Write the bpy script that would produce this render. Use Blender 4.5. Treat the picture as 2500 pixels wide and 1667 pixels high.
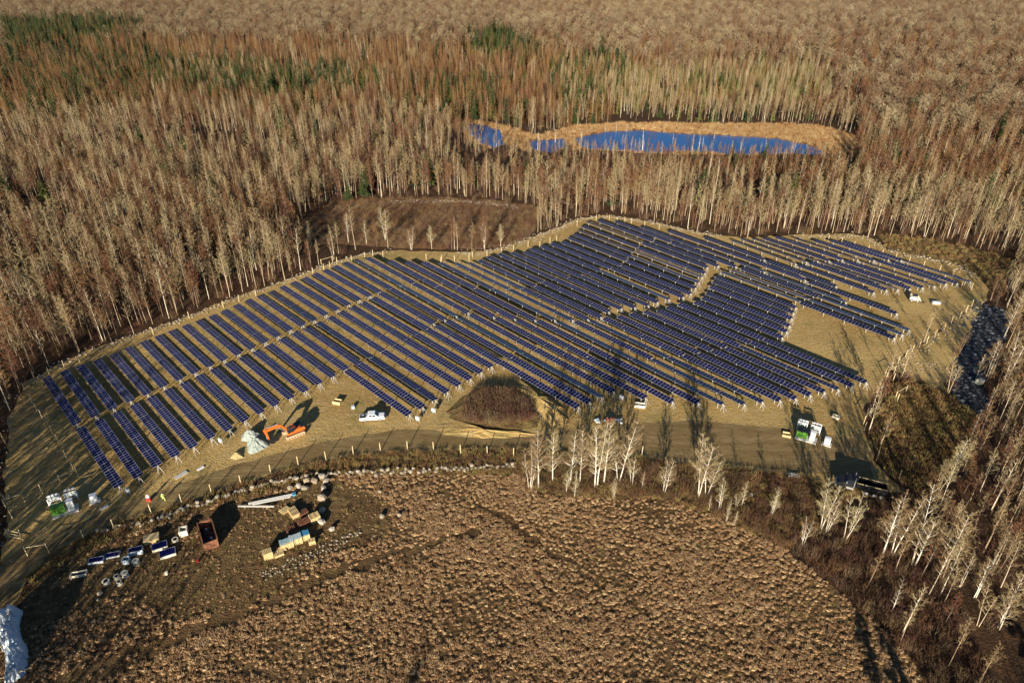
import bpy, math, random
import numpy as np
from mathutils import Vector, Matrix

R = math.radians
for o in list(bpy.data.objects):
    bpy.data.objects.remove(o)
scene = bpy.context.scene
col = scene.collection

# ------------------------------------------------------------------ camera, sky, sun, exposure
CAM_H, PITCH, FOC = 98.0, R(30.5), 1667.0
cam_data = bpy.data.cameras.new('camera')
cam_data.lens, cam_data.sensor_width = 24.0, 36.0
cam_data.clip_start, cam_data.clip_end = 1.0, 12000.0
cam = bpy.data.objects.new('camera', cam_data)
cam.location = (0, 0, CAM_H)
cam.rotation_euler = (R(90) - PITCH, 0, 0)
col.objects.link(cam)
scene.camera = cam

SUN_AZ, SUN_EL = 11.2, 14.7            # shadows run towards this bearing (clockwise from +Y)
world = bpy.data.worlds.new('World')
scene.world = world
world.use_nodes = True
wn = world.node_tree
wn.nodes.clear()
sky = wn.nodes.new('ShaderNodeTexSky')
sky.sky_type = 'NISHITA'
sky.sun_disc = False
sky.sun_elevation = R(SUN_EL)
sky.sun_rotation = R(180 + SUN_AZ)
sky.air_density, sky.dust_density, sky.ozone_density = 0.7, 0.05, 3.0
bg = wn.nodes.new('ShaderNodeBackground')
bg.inputs['Strength'].default_value = 0.05
wo = wn.nodes.new('ShaderNodeOutputWorld')
wn.links.new(sky.outputs[0], bg.inputs[0])
wn.links.new(bg.outputs[0], wo.inputs[0])

sun_data = bpy.data.lights.new('sun', 'SUN')
sun_data.energy, sun_data.angle, sun_data.color = 5.0, R(0.5), (1.0, 0.90, 0.74)
sun = bpy.data.objects.new('sun', sun_data)
ldir = Vector((math.sin(R(SUN_AZ)) * math.cos(R(SUN_EL)), math.cos(R(SUN_AZ)) * math.cos(R(SUN_EL)), -math.sin(R(SUN_EL))))
sun.rotation_euler = ldir.to_track_quat('-Z', 'Y').to_euler()
sun.location = (-100, -400, 200)
col.objects.link(sun)

scene.view_settings.view_transform = 'Standard'
scene.view_settings.look = 'None'
scene.view_settings.gamma = 1
scene.view_settings.exposure = 1.1
scene.view_settings.use_curve_mapping = False
scene.render.engine = 'CYCLES'
scene.cycles.max_bounces = 4
scene.cycles.diffuse_bounces = 2
scene.cycles.glossy_bounces = 2

# ------------------------------------------------------------------ helpers
CP, SP = math.cos(PITCH), math.sin(PITCH)

def at(px, py, h=0.0):
    """where the sight line measured at (px, py) of the 2500 x 1667 photograph meets height h"""
    x, y = (px - 1250) / FOC, -(py - 833.5) / FOC
    d = Vector((x, CP + y * SP, -SP + y * CP))
    t = (h - CAM_H) / d.z
    return Vector((d.x * t, d.y * t, h))

def to_px(x, y, z=0.0):
    z = z - CAM_H
    d = y * CP - z * SP
    v = y * SP + z * CP
    return 1250 + FOC * x / d, 833.5 - FOC * v / d, d

def tall(base, top):
    """height of an upright thing from its foot and tip"""
    b = at(*base)
    best = min((abs(to_px(b.x, b.y, k * .1)[1] - top[1]), k * .1) for k in range(2, 320))
    return best[1]

def tag(o, label=None, cat=None, group=None, kind=None):
    if label: o['label'] = label
    if cat: o['category'] = cat
    if group: o['group'] = group
    if kind: o['kind'] = kind
    return o

def empty(name, loc=(0, 0, 0), rz=0.0, label=None, cat=None, group=None):
    o = bpy.data.objects.new(name, None)
    o.location = loc
    o.rotation_euler = (0, 0, rz)
    o.empty_display_size = .3
    col.objects.link(o)
    return tag(o, label, cat, group)

def link(name, me, parent=None, loc=(0, 0, 0), rot=(0, 0, 0), scale=None):
    o = bpy.data.objects.new(name, me)
    o.location = loc
    o.rotation_euler = rot
    if scale: o.scale = scale
    if parent: o.parent = parent
    col.objects.link(o)
    return o

def copy_tree(o, parent=None):
    c = o.copy()
    col.objects.link(c)
    c.parent = parent
    for ch in o.children:
        copy_tree(ch, c)
    return c

class MB:
    """collects boxes, bars, tubes and faces into one mesh"""
    def __init__(s):
        s.v, s.f, s.m, s.smooth = [], [], [], False
    def add(s, vs, fs, m=0):
        n = len(s.v)
        s.v += [tuple(q) for q in vs]
        s.f += [tuple(i + n for i in f) for f in fs]
        s.m += [m] * len(fs)
        return s
    def box(s, c, d, rz=0.0, m=0, taper=1.0, shift=(0, 0)):
        cx, cy, cz = c
        dx, dy, dz = d[0] / 2, d[1] / 2, d[2] / 2
        cr, sr = math.cos(rz), math.sin(rz)
        vs = []
        for z, t in ((-dz, 1), (dz, taper)):
            for x, y in ((-dx, -dy), (dx, -dy), (dx, dy), (-dx, dy)):
                x, y = x * t + (shift[0] if z > 0 else 0), y * t + (shift[1] if z > 0 else 0)
                vs.append((cx + x * cr - y * sr, cy + x * sr + y * cr, cz + z))
        return s.add(vs, [(3, 2, 1, 0), (4, 5, 6, 7), (0, 1, 5, 4), (1, 2, 6, 5), (2, 3, 7, 6), (3, 0, 4, 7)], m)
    def tube(s, pts, rad, sides=5, m=0, cap=False):
        pts = [Vector(p) for p in pts]
        if not isinstance(rad, (list, tuple)): rad = [rad] * len(pts)
        vs, n = [], len(pts)
        for i, p in enumerate(pts):
            d = (pts[min(i + 1, n - 1)] - pts[max(i - 1, 0)]).normalized()
            a = d.cross(Vector((0, 0, 1))) if abs(d.z) < .95 else d.cross(Vector((1, 0, 0)))
            a.normalize()
            b = d.cross(a)
            for k in range(sides):
                t = 2 * math.pi * k / sides
                vs.append(p + (a * math.cos(t) + b * math.sin(t)) * rad[i])
        fs = [(i * sides + k, i * sides + (k + 1) % sides, (i + 1) * sides + (k + 1) % sides, (i + 1) * sides + k) for i in range(n - 1) for k in range(sides)]
        if cap:
            fs += [tuple(range(sides))[::-1], tuple((n - 1) * sides + k for k in range(sides))]
        return s.add(vs, fs, m)
    def bar(s, a, b, r, sides=4, m=0):
        return s.tube([a, b], r, sides, m, True)
    def prism(s, prof, x0, x1, m=0, axis='y'):
        """side profile (u, z) swept between x0 and x1 along the axis"""
        n = len(prof)
        vs = []
        for w in (x0, x1):
            for u, z in prof:
                vs.append((u, w, z) if axis == 'y' else (w, u, z))
        fs = [(i, (i + 1) % n, n + (i + 1) % n, n + i) for i in range(n)]
        fs += [tuple(range(n))[::-1], tuple(range(n, 2 * n))]
        return s.add(vs, fs, m)
    def disc(s, c, r, w, axis='y', n=14, m=0, hub=0.0):
        a = {'x': Vector((1, 0, 0)), 'y': Vector((0, 1, 0)), 'z': Vector((0, 0, 1))}[axis]
        c = Vector(c)
        return s.tube([c - a * w / 2, c + a * w / 2], r, n, m, True)
    def mesh(s, name, mats):
        me = bpy.data.meshes.new(name)
        me.from_pydata(s.v, [], s.f)
        for q in (mats if isinstance(mats, (list, tuple)) else [mats]): me.materials.append(q)
        if any(s.m): me.polygons.foreach_set('material_index', s.m)
        if s.smooth: me.polygons.foreach_set('use_smooth', [True] * len(s.f))
        me.update()
        return me
    def build(s, name, mats, parent=None, loc=(0, 0, 0), rot=(0, 0, 0)):
        return link(name, s.mesh(name, mats), parent, loc, rot)

# ------------------------------------------------------------------ materials
def nodes_of(name):
    m = bpy.data.materials.new(name)
    m.use_nodes = True
    nt = m.node_tree
    return m, nt, nt.nodes['Principled BSDF']

def mixrgb(nt, fac, a, b):
    n = nt.nodes.new('ShaderNodeMix')
    n.data_type = 'RGBA'
    for sock, val in ((n.inputs[0], fac), (n.inputs[6], a), (n.inputs[7], b)):
        if hasattr(val, 'is_linked'): nt.links.new(val, sock)
        elif isinstance(val, (int, float)): sock.default_value = val
        else: sock.default_value = (*val[:3], 1)
    return n.outputs[2]

def noise(nt, scale, detail=4, coord=None, stretch=None, rough=.6, rot=0):
    n = nt.nodes.new('ShaderNodeTexNoise')
    n.inputs['Scale'].default_value = scale
    n.inputs['Detail'].default_value = detail
    n.inputs['Roughness'].default_value = rough
    if coord is None:
        g = nt.nodes.new('ShaderNodeNewGeometry')
        coord = g.outputs['Position']
    if stretch:
        mp = nt.nodes.new('ShaderNodeMapping')
        mp.inputs['Scale'].default_value = stretch
        mp.inputs['Rotation'].default_value = (0, 0, rot)
        nt.links.new(coord, mp.inputs[0])
        coord = mp.outputs[0]
    nt.links.new(coord, n.inputs['Vector'])
    return n.outputs[0]

def ramp(nt, val, stops, interp='LINEAR'):
    n = nt.nodes.new('ShaderNodeValToRGB')
    n.color_ramp.interpolation = interp
    e = n.color_ramp.elements
    while len(e) < len(stops): e.new(.5)
    for k, (p, c) in zip(e, stops):
        k.position = p
        k.color = (*c, 1) if len(c) == 3 else c
    nt.links.new(val, n.inputs[0])
    return n.outputs[0]

def bump(nt, b, val, strength, dist):
    n = nt.nodes.new('ShaderNodeBump')
    n.inputs['Strength'].default_value = strength
    n.inputs['Distance'].default_value = dist
    nt.links.new(val, n.inputs['Height'])
    nt.links.new(n.outputs[0], b.inputs['Normal'])

def plain(name, c, rough=.6, metal=0.0, vary=.18, scale=3.0, spec=.4):
    m, nt, b = nodes_of(name)
    tc = nt.nodes.new('ShaderNodeTexCoord')
    f = noise(nt, scale, 4, tc.outputs['Object'])
    dark = [q * (1 - vary) for q in c]
    lite = [min(1, q * (1 + vary)) for q in c]
    nt.links.new(ramp(nt, f, [(.3, dark), (.7, lite)]), b.inputs['Base Color'])
    b.inputs['Roughness'].default_value = rough
    b.inputs['Metallic'].default_value = metal
    b.inputs['Specular IOR Level'].default_value = spec
    return m

def random_tint(name, cols, rough=.85, spec=.15, transl=0.0):
    """each object or instance takes its own shade"""
    m, nt, b = nodes_of(name)
    oi = nt.nodes.new('ShaderNodeObjectInfo')
    n = len(cols)
    c = ramp(nt, oi.outputs['Random'], [((i + .5) / n, q) for i, q in enumerate(cols)])
    nt.links.new(c, b.inputs['Base Color'])
    b.inputs['Roughness'].default_value = rough
    b.inputs['Specular IOR Level'].default_value = spec
    return m

def soil(name, layers, rough=.95, bumps=((1.2, .5, .25),), stretch=None, rot=0):
    """layers: first a base colour, then (noise scale, low, high, colour) mixed over it"""
    m, nt, b = nodes_of(name)
    c = layers[0]
    for sc, lo, hi, cc in layers[1:]:
        f = ramp(nt, noise(nt, sc, 6, None, stretch, .65, rot), [(lo, (0, 0, 0)), (hi, (1, 1, 1))])
        c = mixrgb(nt, f, c, cc)
    nt.links.new(c, b.inputs['Base Color'])
    b.inputs['Roughness'].default_value = rough
    b.inputs['Specular IOR Level'].default_value = .1
    tot = None
    for sc, st, di in bumps:
        n = noise(nt, sc, 5, None, stretch, .6, rot)
        tot = n if tot is None else tot
        if tot is not n:
            ma = nt.nodes.new('ShaderNodeMath')
            ma.operation = 'ADD'
            nt.links.new(tot, ma.inputs[0])
            nt.links.new(n, ma.inputs[1])
            tot = ma.outputs[0]
    bump(nt, b, tot, bumps[0][1], bumps[0][2])
    return m

M = {}
M['forest_floor'] = soil('forest_floor', [(.060, .034, .018), (.05, .4, .65, (.040, .026, .016)), (.4, .45, .7, (.10, .050, .024)), (1.5, .55, .75, (.13, .085, .045))], bumps=((.8, .7, .5), (2.5, 1, 1)))
M['field'] = soil('field_soil', [(.38, .245, .085), (.030, .42, .62, (.50, .345, .13)), (.10, .52, .68, (.27, .215, .075)), (.45, .5, .7, (.47, .34, .165)), (1.6, .56, .74, (.20, .125, .052))], bumps=((1.1, .75, .35), (3.5, 1, 1)))
M['road'] = soil('road_dirt', [(.20, .135, .056), (.25, .42, .62, (.28, .20, .09)), (1.2, .5, .7, (.14, .095, .040))], bumps=((1.0, .45, .2), (4, 1, 1)), stretch=(.35, 1.6, 1), rot=R(-14))
M['meadow'] = soil('meadow_soil', [(.13, .078, .034), (.06, .42, .62, (.19, .125, .055)), (.7, .46, .66, (.075, .042, .020))], bumps=((1.1, .8, .45), (3, 1, 1)))
M['weeds'] = soil('weed_soil', [(.15, .095, .040), (.2, .42, .62, (.20, .15, .055)), (1.2, .5, .68, (.075, .045, .021))], bumps=((1.4, .8, .4), (3, 1, 1)))
M['marsh'] = soil('marsh_soil', [(.20, .105, .045), (.08, .42, .6, (.27, .17, .08)), (.5, .5, .7, (.13, .065, .028))], bumps=((.8, .8, .5),))
M['tree_shade'] = soil('tree_shade_ground', [(.030, .034, .040), (.3, .45, .6, (.05, .055, .06)), (1.2, .5, .7, (.018, .020, .024))], bumps=((.9, 1, .6),))  # near-black tones put the tree shade into the ground colour
M['gravel_yard'] = soil('gravel_yard', [(.22, .20, .17), (.6, .45, .65, (.28, .25, .2)), (3, .5, .7, (.15, .13, .10))], bumps=((3, .5, .1),))

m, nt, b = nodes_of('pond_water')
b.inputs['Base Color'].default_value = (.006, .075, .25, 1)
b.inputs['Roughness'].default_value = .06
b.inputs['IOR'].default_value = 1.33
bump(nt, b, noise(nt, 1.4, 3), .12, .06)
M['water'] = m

def glass_mat(name, base):
    m, nt, b = nodes_of(name)
    tc = nt.nodes.new('ShaderNodeTexCoord')
    oi = nt.nodes.new('ShaderNodeObjectInfo')
    c = ramp(nt, oi.outputs['Random'], [(0, [q * .7 for q in base]), (1, [q * 1.3 for q in base])])
    br = nt.nodes.new('ShaderNodeTexBrick')          # cell grid inside the glass
    br.offset = 0
    br.inputs['Scale'].default_value = 6.2
    br.inputs['Brick Width'].default_value = 1
    br.inputs['Row Height'].default_value = 1
    br.inputs['Mortar Size'].default_value = .012
    br.inputs['Color1'].default_value = br.inputs['Color2'].default_value = (0, 0, 0, 1)
    br.inputs['Mortar'].default_value = (1, 1, 1, 1)
    nt.links.new(tc.outputs['Object'], br.inputs['Vector'])
    nt.links.new(mixrgb(nt, br.outputs['Color'], c, (.03, .035, .09)), b.inputs['Base Color'])
    b.inputs['Roughness'].default_value = .12
    b.inputs['IOR'].default_value = 1.45
    b.inputs['Specular IOR Level'].default_value = .20
    return m
M['cells'] = glass_mat('solar_cells', (.0035, .0035, .046))
M['frame'] = plain('aluminium_frame', (.36, .37, .42), .45, .3, .08)
M['back'] = plain('panel_backsheet', (.10, .10, .11), .7)
M['steel'] = plain('galvanised_steel', (.55, .54, .50), .5, .35, .15, 2)
M['post_wood'] = plain('pale_post_wood', (.58, .46, .26), .85, 0, .25, 2)
M['birch_bark'] = random_tint('pale_birch_bark', [(.46, .37, .24), (.28, .20, .12), (.62, .54, .40), (.36, .26, .15), (.20, .13, .08)])
M['birch_twig'] = random_tint('pale_birch_twigs', [(.22, .145, .07), (.33, .255, .13), (.15, .085, .042), (.29, .24, .12)])
M['pale_bark'] = random_tint('bright_pale_bark', [(.62, .54, .42), (.52, .44, .33), (.70, .64, .52)])  # paler bark for the singly placed trees
M['grey_bark'] = random_tint('grey_brown_bark', [(.20, .145, .10), (.13, .095, .07), (.30, .235, .165), (.17, .105, .07)])
M['red_twig'] = random_tint('reddish_twigs', [(.13, .050, .024), (.17, .080, .034), (.085, .034, .020), (.20, .11, .045)])
M['far_twig'] = random_tint('grey_tan_twigs', [(.23, .175, .10), (.12, .07, .04), (.31, .25, .145), (.085, .045, .027), (.26, .205, .12), (.16, .09, .05)])
M['larch_twig'] = random_tint('rusty_conifer_sprays', [(.19, .085, .024), (.24, .115, .034), (.13, .070, .022), (.21, .125, .038)])
M['needles'] = random_tint('conifer_needles', [(.020, .034, .010), (.040, .052, .012), (.014, .025, .010), (.055, .062, .016)])
M['lime_needles'] = random_tint('yellow_green_needles', [(.10, .11, .022), (.075, .085, .018), (.13, .125, .03)])
M['brush'] = random_tint('rust_brush', [(.13, .062, .034), (.085, .045, .034), (.17, .105, .048), (.07, .036, .026), (.20, .145, .075), (.11, .05, .04)])
M['weed'] = random_tint('weed_clumps', [(.24, .16, .062), (.15, .085, .04), (.30, .22, .08), (.19, .155, .055), (.13, .065, .04), (.26, .15, .06)])
M['straw'] = random_tint('straw_tussock', [(.38, .245, .125), (.27, .155, .075), (.46, .32, .17), (.19, .105, .052), (.33, .20, .10)])
M['reed'] = random_tint('tan_reeds', [(.34, .21, .09), (.28, .14, .055), (.42, .29, .14)])
M['grass'] = random_tint('field_grass', [(.24, .19, .07), (.17, .16, .05), (.29, .22, .10), (.15, .10, .045)])
M['rock'] = random_tint('pale_field_stone', [(.31, .265, .20), (.22, .19, .14), (.40, .35, .28), (.27, .21, .14)], .9, .2)
M['dark_rock'] = random_tint('tree_shaded_stone', [(.05, .06, .07), (.08, .09, .10), (.035, .04, .05)], .6, .4)  # bluish stone, darkened in colour to stand for tree shade
M['gravel_pile'] = soil('crushed_stone', [(.30, .34, .30), (1.5, .45, .65, (.24, .28, .26)), (6, .5, .7, (.36, .38, .34))], bumps=((5, .6, .1),))
M['sand'] = soil('pale_sand', [(.42, .33, .16), (2, .45, .65, (.36, .28, .13))], bumps=((4, .4, .08),))
M['orange'] = plain('orange_machine_paint', (.62, .13, .018), .4, 0, .12, 2)
M['black'] = plain('black_paint', (.015, .015, .017), .35)
M['rubber'] = plain('tyre_rubber', (.022, .021, .020), .85)
M['track_steel'] = plain('dusty_track_steel', (.42, .32, .19), .8, 0, .3, 4)
M['glass'] = plain('dark_window_glass', (.012, .018, .03), .06, 0, .05)
M['white'] = plain('white_vehicle_paint', (.78, .79, .80), .3, 0, .03)
M['chrome'] = plain('wheel_metal', (.62, .60, .56), .3, .6)
M['red'] = plain('red_paint', (.55, .03, .03), .45)
M['cabinet_white'] = plain('white_cabinet_paint', (.74, .76, .78), .45, 0, .05)
M['cabinet_grey'] = plain('pale_grey_cabinet', (.50, .54, .52), .5, 0, .06)
M['green'] = plain('green_transformer_paint', (.065, .19, .020), .5, 0, .1)
M['concrete'] = plain('pale_concrete', (.48, .46, .41), .9, 0, .12)
M['timber'] = plain('yellow_timber', (.56, .42, .20), .85, 0, .2, 4)
M['carton'] = plain('tan_carton', (.52, .38, .19), .85, 0, .12)
M['rust'] = plain('rusty_steel', (.20, .085, .045), .8, .1, .4, 3)
M['rubbish'] = plain('dark_rubbish', (.05, .045, .045), .9, 0, .6, 4)
M['tarp_blue'] = plain('blue_plastic_sheet', (.06, .26, .42), .35, 0, .2)
M['plastic'] = plain('white_plastic_sheet', (.50, .56, .60), .35, 0, .15, 1)
M['cream'] = plain('cream_plastic', (.70, .64, .48), .6, 0, .08)
M['hi_vis'] = plain('hi_vis_cloth', (.62, .75, .20), .8)
M['pale_cloth'] = plain('pale_cloth', (.72, .70, .66), .85)
M['dark_cloth'] = plain('dark_cloth', (.06, .065, .08), .9)
M['skin'] = plain('skin', (.45, .27, .18), .6)
M['red_brown_stem'] = M['red_twig']

# ------------------------------------------------------------------ setting: sheets of ground
K = 2500 / 2352
rng = random.Random(7)

def ring(pts, step=2.0, jit=.6, k=K):
    P = [at(x * k, y * k) for x, y in pts]
    out = []
    for a, b_ in zip(P, P[1:] + P[:1]):
        n = max(1, int((b_ - a).length / step))
        for i in range(n):
            q = a.lerp(b_, i / n)
            out.append((q.x + rng.uniform(-jit, jit), q.y + rng.uniform(-jit, jit)))
    return out

def sheet(name, poly, z, mat_, label, jit=.6, step=2.0):
    loop = ring(poly, step, jit) if not isinstance(poly, dict) else poly['w']
    me = bpy.data.meshes.new(name)
    me.from_pydata([(x, y, z) for x, y in loop], [], [tuple(range(len(loop)))])
    me.materials.append(mat_)
    me.update()
    if me.polygons[0].normal.z < 0: me.flip_normals()
    o = link(name, me)
    tag(o, label, None, None, 'structure')
    return loop

FIELD = [(0, 1345), (15, 1240), (12, 1100), (20, 960), (55, 880), (110, 850), (200, 806), (290, 776), (420, 730), (520, 690), (640, 650), (720, 618), (830, 583), (905, 575), (1050, 580), (1130, 575), (1225, 545), (1330, 502), (1390, 494), (1500, 510), (1600, 533), (1700, 546), (1830, 540), (1950, 536), (2000, 545), (2040, 575), (2180, 600), (2250, 635), (2275, 665), (2225, 710), (2140, 775), (2090, 800), (2045, 850), (2030, 880), (1985, 930), (1990, 990), (2010, 1060), (2080, 1130), (1960, 1145), (1850, 1100), (1700, 1082), (1480, 1058), (1200, 1036), (1100, 1038), (940, 1040), (800, 1052), (620, 1092), (450, 1150), (250, 1212), (130, 1265), (75, 1310), (20, 1420), (-60, 1440), (-60, 1345)]
ROAD = [(-60, 1330), (30, 1275), (100, 1235), (220, 1185), (400, 1115), (560, 1062), (720, 1020), (820, 1000), (950, 985), (1050, 990), (1240, 998), (1420, 975), (1600, 965), (1800, 985), (1960, 1010), (2000, 1060), (2010, 1110), (1850, 1085), (1700, 1068), (1480, 1045), (1200, 1026), (1100, 1030), (940, 1032), (800, 1044), (620, 1084), (450, 1142), (250, 1204), (130, 1258), (70, 1305), (10, 1430), (-60, 1450)]
MEADOW = [(-60, 1460), (20, 1430), (90, 1330), (150, 1285), (250, 1240), (500, 1155), (800, 1085), (1190, 1088), (1250, 1135), (1500, 1142), (1650, 1180), (1800, 1262), (1900, 1332), (2000, 1420), (2110, 1540), (2150, 1600), (2150, 1700), (-60, 1700)]
BANK = [(60, 1325), (130, 1262), (250, 1208), (450, 1146), (620, 1088), (800, 1048), (940, 1036), (1100, 1034), (1200, 1031), (1480, 1052), (1700, 1076), (1850, 1095), (1960, 1135), (1900, 1200), (1800, 1262), (1650, 1185), (1500, 1146), (1250, 1139), (1190, 1092), (800, 1089), (500, 1159), (250, 1244), (150, 1289), (80, 1345)]
WEEDY = [(2005, 960), (2040, 890), (2100, 870), (2170, 900), (2250, 960), (2180, 1080), (2100, 1130), (2040, 1090), (2000, 1020)]
POND_A = [(1068, 284), (1120, 290), (1150, 302), (1160, 330), (1130, 342), (1085, 318)]
POND_B = [(1318, 318), (1400, 302), (1480, 300), (1570, 308), (1700, 312), (1790, 320), (1880, 340), (1900, 356), (1800, 352), (1700, 356), (1600, 350), (1520, 352), (1440, 348), (1340, 342)]
POND_C = [(1215, 326), (1300, 318), (1310, 340), (1260, 350), (1220, 345)]
MARSH = [(1035, 290), (1075, 274), (1150, 286), (1230, 312), (1330, 288), (1480, 282), (1650, 284), (1800, 284), (1890, 290), (1960, 312), (1975, 335), (1930, 362), (1890, 358), (1800, 353), (1700, 357), (1520, 353), (1440, 349), (1335, 344), (1300, 348), (1210, 348), (1160, 332), (1128, 345), (1080, 322)]
GLADE = [(770, 462), (900, 452), (1050, 455), (1130, 460), (1225, 472), (1240, 510), (1200, 560), (1100, 572), (950, 572), (860, 565), (700, 560), (690, 510)]
TREE_SHADE = [(2240, 690), (2330, 720), (2300, 790), (2260, 850), (2270, 930), (2220, 1000), (2150, 1060), (2080, 1090), (2080, 1060), (2160, 1000), (2190, 940), (2180, 880), (2200, 800), (2210, 740)]
BANK2 = [(2040, 575), (2180, 600), (2250, 635), (2275, 665), (2330, 640), (2330, 600), (2240, 570), (2130, 548), (2010, 536)]
EDGE_R = [(2275, 665), (2225, 710), (2140, 775), (2090, 800), (2045, 850), (2100, 870), (2170, 900), (2200, 800), (2260, 700)]

g = []
S = 9000
me = bpy.data.meshes.new('ground')
me.from_pydata([(-S, -600, 0), (S, -600, 0), (S, S, 0), (-S, S, 0)], [], [(0, 1, 2, 3)])
me.materials.append(M['forest_floor'])
tag(link('ground', me), 'dark brown leaf littered forest floor reaching to the horizon', None, None, 'structure')
W = {}
W['field'] = sheet('field', FIELD, .030, M['field'], 'bare olive tan earth of the fenced solar array yard')
W['road'] = sheet('dirt_road', ROAD, .050, M['road'], 'brown dirt road curving along the near side of the array', .35)
W['bank'] = sheet('road_bank', BANK, .040, M['weeds'], 'weedy brown bank between dirt road and meadow', .35)
W['meadow'] = sheet('meadow', MEADOW, .020, M['meadow'], 'rough brown tussock meadow in front of the array')
W['marsh'] = sheet('marsh', MARSH, .020, M['marsh'], 'tan reed marsh round the woodland pond', 1.5, 5)
W['weedy'] = sheet('weedy_ground', WEEDY, .018, M['weeds'], 'orange brown weedy ground beside the right end of the yard')
W['glade'] = sheet('glade', GLADE, .018, M['marsh'], 'small brushy orange glade in the woods behind the array', 1, 4)
W['tree_shade'] = sheet('tree_shade_ground', TREE_SHADE, .012, M['tree_shade'], 'bluish stony ground right of the yard, tree shade put into its colour', 1)  # dark sheet painted where trees shade bluish rocks, no watercourse
W['bank2'] = sheet('far_bank', BANK2, .024, M['weeds'], 'brown stony bank behind the far right corner of the array', .8)
W['edger'] = sheet('side_bank', EDGE_R, .034, M['field'], 'tan bank sloping from the fence to the shaded stones', .8)
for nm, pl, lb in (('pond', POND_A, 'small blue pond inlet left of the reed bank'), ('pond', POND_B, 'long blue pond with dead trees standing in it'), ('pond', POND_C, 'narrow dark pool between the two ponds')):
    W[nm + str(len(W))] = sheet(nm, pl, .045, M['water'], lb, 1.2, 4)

def inside(poly, X, Y):
    """vectorised even-odd test"""
    X, Y = np.asarray(X), np.asarray(Y)
    r = np.zeros(X.shape, bool)
    n = len(poly)
    for i in range(n):
        x0, y0 = poly[i]
        x1, y1 = poly[(i + 1) % n]
        if y0 == y1: continue
        c = ((y0 > Y) != (y1 > Y)) & (X < (x1 - x0) * (Y - y0) / (y1 - y0) + x0)
        r ^= c
    return r

# ------------------------------------------------------------------ vegetation prototypes
def rv(r_, s=1.0):
    return Vector((r_.uniform(-s, s), r_.uniform(-s, s), r_.uniform(-s, s)))

def stem_path(r_, base, H, lean=.05, n=5, bend=.03):
    pts, d = [], Vector((r_.uniform(-lean, lean), r_.uniform(-lean, lean), 1))
    p = Vector(base)
    for i in range(n + 1):
        pts.append(p.copy())
        d = (d + rv(r_, bend)).normalized()
        p += d * (H / n)
    return pts

def point_on(pts, t):
    f = t * (len(pts) - 1)
    i = min(int(f), len(pts) - 2)
    return pts[i].lerp(pts[i + 1], f - i)

def bare_tree(seed, H, R0, stems=1, t0=.4, nlimb=18, reach=3.2, rise=1.0, twig=4, tw=.05, sub=4, spread=0.0, limb_r=.42):
    """trunk and limbs in one mesh, branchlets and twigs in another"""
    r_ = random.Random(seed)
    tr, cr = MB(), MB()
    for s_ in range(stems):
        a = s_ * 2.4 + r_.random()
        h = H * (1 if s_ == 0 else r_.uniform(.72, .97))
        lean = .05 if stems == 1 else .1
        base = (math.cos(a) * .25 * (stems > 1), math.sin(a) * .25 * (stems > 1), -.1)
        pts = stem_path(r_, base, h, lean, 6, .035)
        if stems > 1:
            for i, p in enumerate(pts):
                p.x += math.cos(a) * spread * h * (i / 6) ** 1.2
                p.y += math.sin(a) * spread * h * (i / 6) ** 1.2
        r0 = R0 * (1 if stems == 1 else .75)
        tr.tube(pts, [r0 * (1 - .88 * i / 6) for i in range(7)], 5)
        nl = max(5, int(nlimb / stems ** .6))
        for k in range(nl):
            u = (k + r_.random() * .8) / nl
            t = min(.985, t0 + (1 - t0) * u)
            p = point_on(pts, t)
            az = k * 2.4 + r_.uniform(-.5, .5)
            L = reach * (1.0 - .75 * u) * r_.uniform(.7, 1.2) * (.55 + .45 * min(1, u * 5))
            d = Vector((math.cos(az), math.sin(az), rise * r_.uniform(.6, 1.3)))
            d.normalize()
            q1 = p + d * L * .45
            d2 = (d + Vector((0, 0, .35)) + rv(r_, .18)).normalized()
            q2 = q1 + d2 * L * .55
            rr = r0 * (1 - .88 * t) * limb_r + .02
            tr.tube([p, q1, q2], [rr, rr * .7, rr * .25], 3)
            for j in range(sub):
                w = r_.uniform(.25, 1.0)
                b0 = p.lerp(q1, w / .5) if w < .5 else q1.lerp(q2, (w - .5) / .5)
                dd = (d + rv(r_, .8) + Vector((0, 0, .3))).normalized()
                bl = L * r_.uniform(.28, .5)
                b1 = b0 + dd * bl
                cr.tube([b0, b1], [max(.012, rr * .4), .008], 3)
                for e in range(twig):
                    c0 = b0.lerp(b1, r_.uniform(.2, 1))
                    td = (dd + rv(r_, .9)).normalized() * bl * r_.uniform(.5, .95)
                    side = td.cross(rv(r_)).normalized() * tw
                    cr.add([c0 - side, c0 + side, c0 + td], [(0, 1, 2)])
    return tr, cr

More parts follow.
